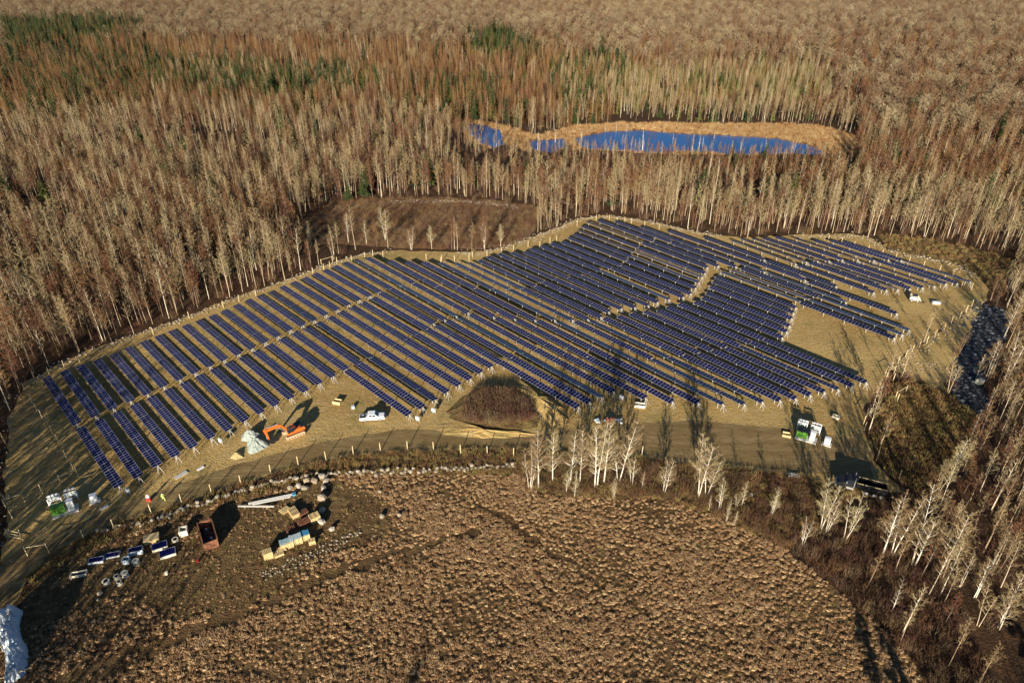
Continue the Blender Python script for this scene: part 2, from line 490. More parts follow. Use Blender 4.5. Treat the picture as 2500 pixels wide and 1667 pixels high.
def conifer(seed, H, Rw, layers=11, spray=9, dense=True, droop=.25, t0=.12):
    r_ = random.Random(seed)
    tr, cr = MB(), MB()
    pts = stem_path(r_, (0, 0, -.1), H, .03, 5, .02)
    tr.tube(pts, [.2 * (1 - .9 * i / 5) for i in range(6)], 5)
    for k in range(layers):
        u = k / (layers - 1)
        z = t0 + (1 - t0) * u * .97
        p0 = point_on(pts, z)
        Lr = Rw * (1 - u) ** .75 * r_.uniform(.75, 1.15) + .15
        for j in range(spray):
            az = j * 6.283 / spray + k * .7 + r_.uniform(-.35, .35)
            L = Lr * r_.uniform(.65, 1.15)
            d = Vector((math.cos(az), math.sin(az), -droop * r_.uniform(.2, 1.4)))
            p = p0 + Vector((0, 0, r_.uniform(-.5, .5) * H / layers))
            tip = p + d * L
            if dense:
                side = Vector((-d.y, d.x, 0)) * L * .33
                mid = p + d * L * .55
                up = Vector((0, 0, .22 * L))
                cr.add([p + up * .3, mid + side, tip, mid - side, mid + up], [(0, 1, 4), (1, 2, 4), (2, 3, 4), (3, 0, 4)])
                for e in range(2):
                    c0 = p.lerp(tip, r_.uniform(.4, 1))
                    o1, o2 = rv(r_, .28 * L + .1), rv(r_, .28 * L + .1)
                    cr.add([c0, c0 + o1, c0 + o2], [(0, 1, 2)])
            else:
                cr.tube([p, tip], [.035, .01], 3)
                for e in range(5):
                    c0 = p.lerp(tip, r_.uniform(.2, 1))
                    td = (d + rv(r_, 1.0)).normalized() * L * r_.uniform(.2, .45)
                    side = td.cross(rv(r_)).normalized() * .07
                    cr.add([c0 - side, c0 + side, c0 + td], [(0, 1, 2)])
    return tr, cr

def bush(seed, H, Wd, stems=26, tw=.035, blade=False):
    """a clump of upright stems with twigs"""
    r_ = random.Random(seed)
    b_ = MB()
    for k in range(stems):
        a, d0 = r_.uniform(0, 6.283), math.sqrt(r_.random()) * Wd * .5
        p = Vector((math.cos(a) * d0, math.sin(a) * d0, -.05))
        out = .45 if not blade else .7
        d = Vector((math.cos(a) * out * d0 / Wd * 1.6 + r_.uniform(-.2, .2), math.sin(a) * out * d0 / Wd * 1.6 + r_.uniform(-.2, .2), 1)).normalized()
        L = H * r_.uniform(.55, 1.05)
        tip = p + d * L
        side = d.cross(rv(r_)).normalized() * tw
        b_.add([p - side, p + side, tip], [(0, 1, 2)])
        if not blade:
            for e in range(4):
                c0 = p.lerp(tip, r_.uniform(.3, .95))
                td = (d + rv(r_, .8)).normalized() * L * r_.uniform(.2, .4)
                sd = td.cross(rv(r_)).normalized() * tw * .8
                b_.add([c0 - sd, c0 + sd, c0 + td], [(0, 1, 2)])
    return b_

def tussock(seed, w, h):
    """a low ragged grass hummock, longer than wide"""
    r_ = random.Random(seed)
    b_ = MB()
    n = 7
    ax = r_.uniform(1.0, 1.7)
    base = [Vector((math.cos(6.283 * i / n) * w * ax * r_.uniform(.7, 1.25), math.sin(6.283 * i / n) * w * r_.uniform(.7, 1.2), -.03)) for i in range(n)]
    mid = [Vector((p.x * .66 + r_.uniform(-.1, .1), p.y * .66 + r_.uniform(-.1, .1), h * r_.uniform(.3, .75))) for p in base]
    top = Vector((r_.uniform(-.15, .15), r_.uniform(-.1, .1), h * .9))
    b_.add(base + mid + [top], [(i, (i + 1) % n, n + (i + 1) % n, n + i) for i in range(n)] + [(n + i, n + (i + 1) % n, 2 * n) for i in range(n)])
    for k in range(30):
        a = r_.uniform(0, 6.283)
        q = r_.uniform(.1, 1.0)
        p = Vector((math.cos(a) * w * ax * q, math.sin(a) * w * q, h * .35 * (1 - q)))
        d = Vector((math.cos(a) * .7 + r_.uniform(-.4, .4), math.sin(a) * .7 + r_.uniform(-.4, .4), r_.uniform(.5, 1.3))) * h * r_.uniform(.7, 1.4)
        s_ = d.cross(rv(r_)).normalized() * .045
        b_.add([p - s_, p + s_, p + d], [(0, 1, 2)])
    return b_

def stone(seed, sx=1.0, sy=.8, sz=.6):
    r_ = random.Random(seed)
    b_ = MB()
    vs = [Vector((0, 0, -.5))]
    n = 7
    for z, q in ((-.35, .75), (.05, 1.0), (.38, .7)):
        for i in range(n):
            a = 6.283 * i / n
            j = r_.uniform(.82, 1.18)
            vs.append(Vector((math.cos(a) * .5 * q * j, math.sin(a) * .5 * q * j, z + r_.uniform(-.08, .08))))
    vs.append(Vector((0, 0, .5)))
    fs = [(0, 1 + (i + 1) % n, 1 + i) for i in range(n)]
    for l in range(2):
        fs += [(1 + l * n + i, 1 + l * n + (i + 1) % n, 1 + (l + 1) * n + (i + 1) % n, 1 + (l + 1) * n + i) for i in range(n)]
    fs += [(1 + 2 * n + i, 1 + 2 * n + (i + 1) % n, 1 + 3 * n) for i in range(n)]
    b_.add([(p.x * sx, p.y * sy, p.z * sz) for p in vs], fs)
    return b_

class Kind:
    def __init__(s, name, protos, trunk_mat, crown_mat):
        s.name = name
        s.meshes = []
        s.coll = bpy.data.collections.new(name + '_sources')
        for i, (t, c) in enumerate(protos):
            tm = t.mesh('trunk', trunk_mat) if t else None
            cm = c.mesh('crown', crown_mat)
            s.meshes.append((tm, cm))
            j = MB()
            if t: j.add(t.v, t.f, 0)
            j.add(c.v, c.f, 1 if t else 0)
            me_ = j.mesh(name + '_source', [trunk_mat, crown_mat] if t else [crown_mat])
            s.coll.objects.link(bpy.data.objects.new(f'{name}_source_{i:02d}', me_))
    def plant(s, name, x, y, size, rot, label, cat, group=None, i=0, z=0.0):
        o = empty(name, (x, y, z), rot, label, cat, group)
        o.scale = (size, size, size)
        tm, cm = s.meshes[i % len(s.meshes)]
        if tm: link('trunk', tm, o)
        link('crown', cm, o)
        return o
    def mass(s, name, pts, label, cat, group=None):
        """one stuff object: instances on a cloud of points (x, y, z, rot, size)"""
        return scatter(name, pts, s.coll, len(s.meshes), label, cat, group)

def scatter(name, pts, coll, nsrc, label, cat, group=None):
    me_ = bpy.data.meshes.new(name)
    P = np.array(pts, dtype=np.float32)
    n = len(P)
    me_.vertices.add(n)
    me_.vertices.foreach_set('co', P[:, :3].ravel())
    r_ = np.random.default_rng(n)
    a = me_.attributes.new('turn', 'FLOAT_VECTOR', 'POINT')
    rot = np.zeros((n, 3), np.float32)
    rot[:, 2] = P[:, 3]
    a.data.foreach_set('vector', rot.ravel())
    a = me_.attributes.new('size', 'FLOAT', 'POINT')
    a.data.foreach_set('value', np.ascontiguousarray(P[:, 4]))
    a = me_.attributes.new('pick', 'INT', 'POINT')
    a.data.foreach_set('value', r_.integers(0, nsrc, n).astype(np.int32))
    me_.update()
    o = link(name, me_)
    tag(o, label, cat, group, 'stuff')
    ng = bpy.data.node_groups.new(name + '_scatter', 'GeometryNodeTree')
    ng.interface.new_socket('Geometry', in_out='INPUT', socket_type='NodeSocketGeometry')
    ng.interface.new_socket('Geometry', in_out='OUTPUT', socket_type='NodeSocketGeometry')
    gi, go = ng.nodes.new('NodeGroupInput'), ng.nodes.new('NodeGroupOutput')
    ip = ng.nodes.new('GeometryNodeInstanceOnPoints')
    ci = ng.nodes.new('GeometryNodeCollectionInfo')
    ci.inputs['Collection'].default_value = coll
    ci.inputs['Separate Children'].default_value = True
    ci.inputs['Reset Children'].default_value = True
    ip.inputs['Pick Instance'].default_value = True
    def named(nm, ty):
        q = ng.nodes.new('GeometryNodeInputNamedAttribute')
        q.data_type = ty
        q.inputs['Name'].default_value = nm
        return [s for s in q.outputs if s.enabled and s.name == 'Attribute'][0]
    ng.links.new(gi.outputs[0], ip.inputs['Points'])
    ng.links.new(ci.outputs[0], ip.inputs['Instance'])
    ng.links.new(named('turn', 'FLOAT_VECTOR'), ip.inputs['Rotation'])
    ng.links.new(named('size', 'FLOAT'), ip.inputs['Scale'])
    ng.links.new(named('pick', 'INT'), ip.inputs['Instance Index'])
    ng.links.new(ip.outputs[0], go.inputs[0])
    md = o.modifiers.new('scatter', 'NODES')
    md.node_group = ng
    return o

birch = Kind('birch', [bare_tree(10 + i, 14 + (i % 3), .125, 1, .42, 20, 2.5, 1.1, 5, .045, 5, 0, .36) for i in range(5)] + [bare_tree(20, 13.5, .14, 2, .4, 26, 2.6, 1.05, 5, .045, 5, .05, .36)], M['birch_bark'], M['birch_twig'])
maple = Kind('maple', [bare_tree(30 + i, 13 + (i % 3), .115, 1, .30, 22, 2.8, 1.0, 6, .055, 6, 0, .34) for i in range(5)], M['grey_bark'], M['red_twig'])
far_bare = Kind('far_bare', [bare_tree(40 + i, 12 + (i % 4), .11, 1, .42, 18, 5.0, .60, 7, .10, 6, 0, .34) for i in range(4)], M['grey_bark'], M['far_twig'])
larch = Kind('larch', [conifer(50 + i, 13 + (i % 3) * 1.5, 2.6, 14, 8, False, .22, .12) for i in range(4)], M['grey_bark'], M['larch_twig'])
pine = Kind('pine', [conifer(60 + i, 13 + (i % 3) * 2, 3.5, 11, 9, True, .22, .10) for i in range(4)], M['grey_bark'], M['needles'])
lime = Kind('lime', [conifer(70 + i, 13 + (i % 3) * 2, 2.0, 10, 7, True, .3, .12) for i in range(3)], M['grey_bark'], M['lime_needles'])
yard_tree = Kind('yard_tree', [bare_tree(80 + i, 14, .16, [1, 2, 1, 2][i], .22, 36, 3.4, 1.0, 6, .030, 8, .07, .42) for i in range(4)], M['pale_bark'], M['birch_twig'])
slim_tree = Kind('slim_tree', [bare_tree(90 + i, 10, .09, [1, 3, 2, 4][i], .22, 24, 2.2, 1.1, 5, .026, 6, .09, .45) for i in range(4)], M['pale_bark'], M['birch_twig'])
brushy = Kind('brushy', [(None, bush(100 + i, 2.6, 2.4, 34, .03)) for i in range(4)], None, M['brush'])
weedy = Kind('weedy', [(None, bush(110 + i, .9, 1.1, 26, .045)) for i in range(4)], None, M['weed'])
reedy = Kind('reedy', [(None, bush(120 + i, 1.8, 2.4, 40, .06, True)) for i in range(3)], None, M['reed'])
tufty = Kind('tufty', [(None, tussock(130 + i, .27, .30)) for i in range(6)], None, M['straw'])
grassy = Kind('grassy', [(None, bush(140 + i, .34, .7, 16, .035, True)) for i in range(4)], None, M['grass'])
stony = Kind('stony', [(None, stone(150 + i, 1.0, .8, .6)) for i in range(6)], None, M['rock'])
darkstone = Kind('darkstone', [(None, stone(160 + i, 1.0, .8, .5)) for i in range(4)], None, M['dark_rock'])

# ------------------------------------------------------------------ the woods
nr = np.random.default_rng(11)
def jitter_grid(x0, x1, y0, y1, cell, jit=.48):
    xs, ys = np.arange(x0, x1, cell), np.arange(y0, y1, cell)
    X, Y = np.meshgrid(xs, ys)
    X = X + nr.uniform(-jit, jit, X.shape) * cell
    Y = Y + nr.uniform(-jit, jit, Y.shape) * cell
    return X.ravel(), Y.ravel()

def px_arr(X, Y, Z=0.0):
    z = Z - CAM_H
    d = Y * CP - z * SP
    v = Y * SP + z * CP
    return (1250 + FOC * X / d) / K, (833.5 - FOC * v / d) / K

keep_out = [W['field'], W['road'], W['bank'], W['meadow'], W['marsh'], W['weedy'], W['glade'], W['tree_shade'], W['bank2'], W['edger']]
XS, YS, CS = [], [], []
for y0, y1, cell in ((35, 330, 3.5), (330, 620, 4.6), (620, 1620, 6.6)):
    X, Y = jitter_grid(-1350 if y1 > 700 else -.82 * y1 - 60, 1350 if y1 > 700 else .82 * y1 + 60, y0, y1, cell)
    lim = .80 * (Y * CP + 50) + 34
    k = np.abs(X) < lim
    XS.append(X[k]); YS.append(Y[k]); CS.append(np.full(k.sum(), cell))
X, Y, C = np.concatenate(XS), np.concatenate(YS), np.concatenate(CS)
ok = np.ones(len(X), bool)
for q in keep_out: ok &= ~inside(q, X, Y)
PX, PY = px_arr(X, Y)
# nothing grows in the near ground below the camera except the few trees set by hand
ok &= ~((Y < 118) & (PX > -8) & (PX < 1990)) 
ok &= ~((Y < 120) & (X > -60) & (X < 62))
X, Y, C, PX, PY = X[ok], Y[ok], C[ok], PX[ok], PY[ok]

def soft(poly):
    j = 14
    return inside(poly, PX + nr.normal(0, j, PX.shape), PY + nr.normal(0, j * .45, PY.shape))
u = nr.random(len(X))
kind = np.where(u < .62, 'birch', 'maple').astype('<U8')
far = PY < 95
kind[far] = np.where(u[far] < .78, 'far_bare', 'maple')
mid = (PY >= 95) & (PY < 235)
kind[mid] = np.where(u[mid] < .30, 'larch', np.where(u[mid] < .60, 'maple', 'far_bare'))
z_ = soft([(60, 100), (900, 110), (1250, 130), (1700, 200), (1880, 250), (1300, 285), (900, 275), (500, 265), (0, 280), (0, 110)])
kind[z_] = np.where(u[z_] < .55, 'larch', np.where(u[z_] < .88, 'maple', 'birch'))
z_ = soft([(0, 60), (160, 50), (330, 60), (320, 100), (200, 112), (0, 120)])
kind[z_] = np.where(u[z_] < .82, 'pine', 'larch')
z_ = soft([(0, 120), (350, 118), (420, 190), (330, 265), (0, 285)])
kind[z_] = np.where(u[z_] < .32, 'pine', np.where(u[z_] < .78, 'larch', 'maple'))
z_ = soft([(380, 160), (700, 155), (880, 178), (870, 235), (600, 240), (420, 230)])
kind[z_] = np.where(u[z_] < .42, 'pine', np.where(u[z_] < .82, 'larch', 'birch'))
z_ = soft([(1070, 85), (1160, 78), (1235, 120), (1220, 150), (1085, 140)])
kind[z_] = np.where(u[z_] < .8, 'pine', 'larch')
z_ = soft([(950, 185), (1180, 200), (1200, 285), (960, 270)])
kind[z_] = np.where(u[z_] < .25, 'pine', np.where(u[z_] < .85, 'larch', 'maple'))
z_ = soft([(1250, 150), (1420, 130), (1480, 190), (1420, 280), (1280, 290)])
kind[z_] = np.where(u[z_] < .28, 'pine', np.where(u[z_] < .36, 'lime', np.where(u[z_] < .8, 'larch', 'birch')))
z_ = soft([(1380, 200), (1560, 170), (1900, 155), (1905, 255), (1700, 250), (1400, 285)])
kind[z_] = np.where(u[z_] < .25, 'lime', np.where(u[z_] < .50, 'larch', 'birch'))
z_ = soft([(1420, 250), (1860, 255), (1860, 292), (1420, 288)])
kind[z_] = np.where(u[z_] < .08, 'lime', np.where(u[z_] < .85, 'birch', 'maple'))
z_ = soft([(1900, 90), (2352, 90), (2352, 320), (1980, 320)])
kind[z_] = np.where(u[z_] < .45, 'maple', np.where(u[z_] < .60, 'larch', 'far_bare'))
z_ = soft([(1450, 360), (2352, 340), (2352, 470), (1480, 430)])
kind[z_] = np.where(u[z_] < .46, 'maple', np.where(u[z_] < .72, 'larch', 'birch'))
z_ = soft([(1440, 420), (1700, 430), (2352, 480), (2352, 600), (2180, 580), (1950, 530), (1500, 520)])
kind[z_] = np.where(u[z_] < .82, 'birch', 'maple')
z_ = soft([(0, 440), (420, 430), (420, 640), (300, 780), (0, 850)])
kind[z_] = np.where(u[z_] < .45, 'maple', 'birch')
z_ = soft([(1230, 360), (1560, 360), (1500, 440), (1260, 430)])
kind[z_] = np.where(u[z_] < .6, 'maple', 'birch')
z_ = (PX > 1940) & (PY > 600)
kind[z_] = np.where(u[z_] < .78, 'birch', 'maple')
lowf = (PX > 1030) & (PX < 1960) & (PY > 340) & (PY < 425)
# scattered single evergreens
sp = (PY > 60) & (PY < 480) & (nr.random(len(X)) < .03)
kind[sp] = 'pine'
KD = {'birch': birch, 'maple': maple, 'far_bare': far_bare, 'larch': larch, 'pine': pine, 'lime': lime}
size = nr.uniform(.62, 1.16, len(X)) * np.where(C > 6, 1.12, 1.0)
# clumpiness: gaps and low patches
gap = np.sin(X * .045 + 1.3 * np.sin(Y * .031)) + np.sin(Y * .052 + X * .017) + nr.normal(0, .55, len(X))
size[lowf] *= .62
size[(PX > 1940) & (PY > 600)] *= .72
live = gap > -1.45
live &= ~((PX > 1960) & (PX < 2110) & (PY > 1060) & (PY < 1262))

X, Y, PX, PY, kind, size = X[live], Y[live], PX[live], PY[live], kind[live], size[live]
dist = np.hypot(X, Y)
turn = nr.uniform(0, 6.283, len(X))
vis = (PX > -15) & (PX < 2367) & (PY < 1590)
WOODS = {'birch': ('birch_tree', 'bare birch', 'bare white trunked birch'), 'maple': ('maple_tree', 'bare maple', 'bare reddish brown twigged tree'),
         'far_bare': ('hardwood_tree', 'bare tree', 'bare grey tan hardwood'), 'larch': ('larch_tree', 'larch', 'rusty brown narrow conifer'),
         'pine': ('pine_tree', 'pine', 'dark green conifer'), 'lime': ('cedar_tree', 'cedar', 'yellow green narrow conifer')}
def where(px, py):
    if px > 1950 and py > 600: return 'in the woods along the right edge'
    if px > 1380: return 'in the woods behind the right half of the solar array'
    if px > 680: return 'in the woods behind the middle of the solar array'
    return 'in the woods behind the left rows of the solar array'
LIMIT = {'birch': 290, 'maple': 260, 'larch': 150, 'pine': 150, 'lime': 90, 'far_bare': 80}
for kn, kd in KD.items():
    name_, cat_, desc = WOODS[kn]
    sel = np.where(kind == kn)[0]
    sel = sel[np.argsort(dist[sel] + np.where(vis[sel], 0, 1e5))]
    one, rest = sel[:LIMIT[kn]], sel[LIMIT[kn]:]
    for j, i in enumerate(one):
        w_ = where(PX[i], PY[i])
        kd.plant(name_, float(X[i]), float(Y[i]), float(size[i]), float(turn[i]), f'{desc} {w_}', cat_, f'{cat_} trees {w_}', j)
    pts = np.stack([X[rest], Y[rest], np.zeros(len(rest)), turn[rest], size[rest]], 1)
    kd.mass(name_.replace('_tree', '_woods'), pts, f'mass of {desc}s filling the distant woods', 'woods')

# low brush under the trees
def fill(name, kd, poly, cell, s0, s1, label, cat, avoid=(), thin=1.0, z=.02):
    P = np.array(poly)
    x, y = jitter_grid(P[:, 0].min(), P[:, 0].max(), P[:, 1].min(), P[:, 1].max(), cell)
    k = inside(poly, x, y) & (nr.random(len(x)) < thin)
    for a in avoid: k &= ~inside(a, x, y)
    x, y = x[k], y[k]
    n = len(x)
    return kd.mass(name, np.stack([x, y, np.full(n, z), nr.uniform(0, 6.28, n), nr.uniform(s0, s1, n)], 1), label, cat)

near = (dist < 420)
bx = X[near] + nr.uniform(-2, 2, near.sum())
by = Y[near] + nr.uniform(-2, 2, near.sum())
k = nr.random(len(bx)) < .75
for q in keep_out: k &= ~inside(q, bx, by)
n = k.sum()
brushy.mass('undergrowth', np.stack([bx[k], by[k], np.zeros(n), nr.uniform(0, 6.28, n), nr.uniform(.45, 1.15, n)], 1), 'rusty low brush growing between the trunks', 'undergrowth')

ALLW = [W['field'], W['road'], W['bank'], W['meadow'], W['weedy'], W['tree_shade']]
STORE = ring([(60, 1345), (150, 1290), (520, 1158), (760, 1100), (900, 1160), (880, 1235), (700, 1300), (560, 1400), (420, 1420), (280, 1360), (140, 1410), (30, 1440)], 2, .8)
TRACKS = [ring(q, 2, .5) for q in ([(100, 1568), (330, 1470), (560, 1390), (720, 1320), (900, 1262), (1100, 1215), (1105, 1225), (900, 1278), (720, 1345), (560, 1425), (330, 1510), (180, 1590)],
    [(700, 1335), (860, 1290), (1010, 1270), (1012, 1277), (860, 1300), (705, 1348)], [(1010, 1125), (1160, 1180), (1260, 1260), (1400, 1330), (1395, 1336), (1250, 1270), (1150, 1190), (1000, 1132)])]
P = np.array(W['meadow'])
x, y = jitter_grid(P[:, 0].min(), P[:, 0].max(), P[:, 1].min(), P[:, 1].max(), .56)
wave = np.sin((y * 1.0 + .30 * x + 1.6 * np.sin(x * .22 + y * .05) + .7 * np.sin(x * .9)) * 5.2)
patch = np.sin(x * .16 + 1.1 * np.sin(y * .13)) * np.sin(y * .19 + x * .05)
k = inside(W['meadow'], x, y) & ~inside(W['bank'], x, y) & (nr.random(len(x)) < np.clip(.66 + .38 * wave + .22 * patch, .12, 1))
for q in TRACKS: k &= ~(inside(q, x, y) & (nr.random(len(x)) < .88))
st_ = inside(STORE, x, y)
k &= ~(st_ & (nr.random(len(x)) < .72))
sz = nr.uniform(.55, 1.25, len(x)) * (1 + .22 * patch) * np.where(st_, .55, 1)
x, y, sz = x[k], y[k], sz[k]
tufty.mass('meadow_tussocks', np.stack([x, y, np.full(len(x), .02), nr.normal(.1, .55, len(x)), sz], 1), 'straw coloured grass tussocks covering the meadow', 'grass')
fill('meadow_weeds', weedy, W['meadow'], 2.6, .3, .75, 'dry weeds standing among the meadow tussocks', 'weeds', (W['bank'], W['road']), .6)
fill('store_grass', grassy, STORE, .8, .6, 1.2, 'short trampled grass round the stored materials', 'grass', (W['road'],), .6)
fill('bank_weeds', weedy, W['bank'], .95, .55, 1.1, 'brown and yellow weeds along the road bank', 'weeds', (W['road'],), .9)
fill('side_weeds', weedy, W['weedy'], 1.0, .7, 1.5, 'orange brown weeds beside the right end of the yard', 'weeds', (W['field'],), .95)
fill('far_bank_weeds', weedy, W['bank2'], 1.5, .6, 1.3, 'brown weeds behind the far right corner of the array', 'weeds', (W['field'],), .7)
fill('marsh_reeds', reedy, W['marsh'], 2.2, .7, 1.2, 'tan reeds round the pond', 'reeds', [v for q, v in W.items() if q.startswith('pond')], .95)
fill('glade_brush', brushy, W['glade'], 2.4, .4, .9, 'rusty brush covering the small glade', 'brush', (), .8)
fill('field_grass', grassy, W['field'], 1.5, .5, 1.0, 'short yellow grass on the array yard', 'grass', (W['road'],), .55)
fill('tree_shade_stones', darkstone, W['tree_shade'], 1.5, .5, 1.4, 'bluish stones right of the yard, coloured dark for tree shade', 'stones', (), .8)

# ------------------------------------------------------------------ solar tables
AX = R(136.5)
AN = Vector((-math.cos(AX), math.sin(AX), 0))      # across the rows, away from the left end of the array
AU = Vector((math.sin(AX), math.cos(AX), 0))       # along the rows, towards the road
# (across at left end, along at left end, across at right end, along at right end, tables per section, gap)
RAW_L = [(13.9, -187.4), (18.0, -187.6), (21.8, -187.4), (25.8, -187.6), (29.9, -188.0), (34.0, -188.5), (38.1, -189.1), (42.2, -189.8), (46.1, -190.2), (50.1, -190.4), (54.1, -190.6), (58.1, -191.1), (62.3, -191.9), (66.4, -192.8), (70.5, -193.4), (74.5, -193.7), (78.5, -194.1), (82.7, -194.8), (87.0, -195.5), (91.3, -196.0), (95.3, -196.3), (99.4, -196.8), (103.4, -197.0), (107.5, -196.8), (111.4, -196.2), (115.4, -195.2), (119.3, -187.7), (123.4, -183.0), (127.1, -178.5), (131.0, -174.2), (134.9, -170.7), (138.6, -168.0), (142.6, -167.0), (146.9, -167.4), (151.2, -166.3), (155.2, -163.8), (159.0, -161.3), (163.0, -162.0), (167.2, -161.0)]
RAW_R = [(14.2, -131.3), (18.1, -131.8), (22.2, -132.4), (26.3, -133.1), (30.3, -133.5), (34.4, -133.8), (38.6, -134.1), (42.7, -134.5), (46.8, -135.0), (50.8, -135.4), (54.9, -135.8), (59.0, -136.1), (63.1, -136.5), (67.2, -137.0), (71.8, -110.6), (75.8, -110.7), (79.8, -110.9), (83.9, -111.4), (88.0, -111.8), (92.0, -112.2), (95.9, -112.5), (99.7, -112.7), (102.6, -85.0), (106.2, -84.5), (110.0, -84.0), (113.8, -83.3), (117.4, -76.3), (121.0, -71.0), (124.9, -66.3), (128.8, -62.0), (132.8, -58.6), (136.7, -56.0), (140.4, -53.4), (144.1, -51.2), (147.9, -49.4), (151.6, -47.6), (155.4, -45.8), (159.3, -44.0), (163.3, -42.2)]
ROWS = []
for i, (l, r_) in enumerate(zip(RAW_L, RAW_R)):
    sec = [1, 1] if i < 14 else [1, 2] if i < 22 else [2, 2]
    gp = 1.7 if i < 22 else 1.1 if i < 33 else 3.6
    ROWS.append((*l, *r_, sec, gp))
ROWS += [(171.6, -160.2, 169.0, -67.8, [2, 1], 4.2), (175.8, -158.6, 173.1, -68.6, [2, 1], 4.2), (180.2, -159.3, 177.1, -69.8, [2, 1], 4.2),
         (184.8, -160.8, 181.0, -71.2, [2, 1], 4.2), (189.2, -162.6, 184.9, -72.6, [2, 1], 4.2), (193.2, -164.2, 189.2, -74.0, [2, 1], 4.2),
         (198.0, -166.0, 191.9, -46.2, [2, 2], 5.5), (202.0, -163.5, 195.4, -45.4, [2, 2], 5.0), (206.2, -158.0, 199.4, -45.0, [2, 2], 2.0),
         (209.6, -148.0, 203.4, -65.0, [2, 1], 1.2), (213.4, -138.0, 207.5, -51.4, [2, 1], 1.2), (217.0, -124.0, 212.2, -72.0, [1, 1], 1.0),
         (222.0, -116.0, 216.8, -61.9, [1, 1], 1.0), (226.2, -114.4, 221.0, -59.7, [1, 1], 1.0), (229.8, -112.0, 224.6, -57.5, [1, 1], 1.0),
         (233.4, -109.4, 228.2, -55.1, [1, 1], 1.0), (237.2, -106.2, 232.0, -52.6, [1, 1], 1.0), (241.0, -101.0, 235.9, -50.4, [1, 1], 1.0),
         (244.8, -95.0, 239.8, -48.3, [1, 1], 1.0), (248.4, -90.5, 243.6, -46.0, [1, 1], 1.0), (251.8, -87.0, 247.4, -43.4, [1, 1], 1.0)]
PW, PL = .965, 1.98        # pitch along the row, length across it
fb = .05
pm = MB()                  # one framed panel, lying in x (along) / y (across)
w2, l2, ft = PW / 2 - .012, PL / 2, .04
xs = [-w2, -w2 + .035, w2 - .035, w2]
ys = [-l2, -l2 + .05, -.022, .022, l2 - .05, l2]
for a in range(3):
    for b_ in range(5):
        glass = a == 1 and b_ in (1, 3)
        pm.add([(xs[a], ys[b_], ft), (xs[a + 1], ys[b_], ft), (xs[a + 1], ys[b_ + 1], ft), (xs[a], ys[b_ + 1], ft)], [(0, 1, 2, 3)], 0 if glass else 1)
c4 = [(-w2, -l2), (w2, -l2), (w2, l2), (-w2, l2)]
for (x0, y0), (x1, y1) in zip(c4, c4[1:] + c4[:1]):
    pm.add([(x0, y0, 0), (x1, y1, 0), (x1, y1, ft), (x0, y0, ft)], [(0, 1, 2, 3)], 1)
pm.add([(x, y, 0) for x, y in c4], [(3, 2, 1, 0)], 2)
PANEL = pm.mesh('solar_panel', [M['cells'], M['frame'], M['back']])
HT = 1.62
POST = MB().box((0, 0, HT / 2 - .1), (.16, .12, HT)).mesh('post', M['steel'])
br = MB()                  # splayed frame that braces the end of a row
for sx, sy in ((-.5, -.55), (.55, -.55), (-.5, .55), (.55, .55)):
    br.bar((.1, sy * .15, HT - .15), (sx + .35, sy, -.1), .04)
br.bar((-.3, -.11, .75), (1.2 * .6, -.4, .75), .03)
br.box((.25, 0, HT - .12), (.7, .16, .12))
BRACE = br.mesh('end_brace', M['steel'])
TUBES = {}
def tube_mesh(L):
    k_ = round(L, 2)
    if k_ not in TUBES:
        t_ = MB()
        t_.tube([(-.25, 0, 0), (L + .25, 0, 0)], .07, 6, 0, True)
        TUBES[k_] = t_.mesh('torque_tube', M['steel'])
    return TUBES[k_]
def panel_block(cols, kx):
    j = MB()
    for x in cols:
        for v_, f_, mm in ((pm.v, pm.f, pm.m),):
            n0 = len(j.v)
            j.v += [(p[0] * kx + x, p[1], p[2]) for p in v_]
            j.f += [tuple(q + n0 for q in f) for f in f_]
            j.m += mm
    return j.mesh('solar_panels', [M['cells'], M['frame'], M['back']])
BLOCKS = {}
ORD = 'first second third fourth fifth sixth seventh eighth ninth tenth eleventh twelfth thirteenth fourteenth fifteenth sixteenth seventeenth eighteenth nineteenth'.split()
TENS = {20: 'twent', 30: 'thirt', 40: 'fort', 50: 'fift', 60: 'sixt'}
def ordinal(n):
    if n < 20: return ORD[n - 1]
    t_, u_ = n // 10 * 10, n % 10
    return TENS[t_] + 'ieth' if u_ == 0 else TENS[t_] + 'y-' + ORD[u_ - 1]
tr_ = random.Random(5)
bright_rows = {25: -13.0, 30: -9, 17: -6, 9: 1}
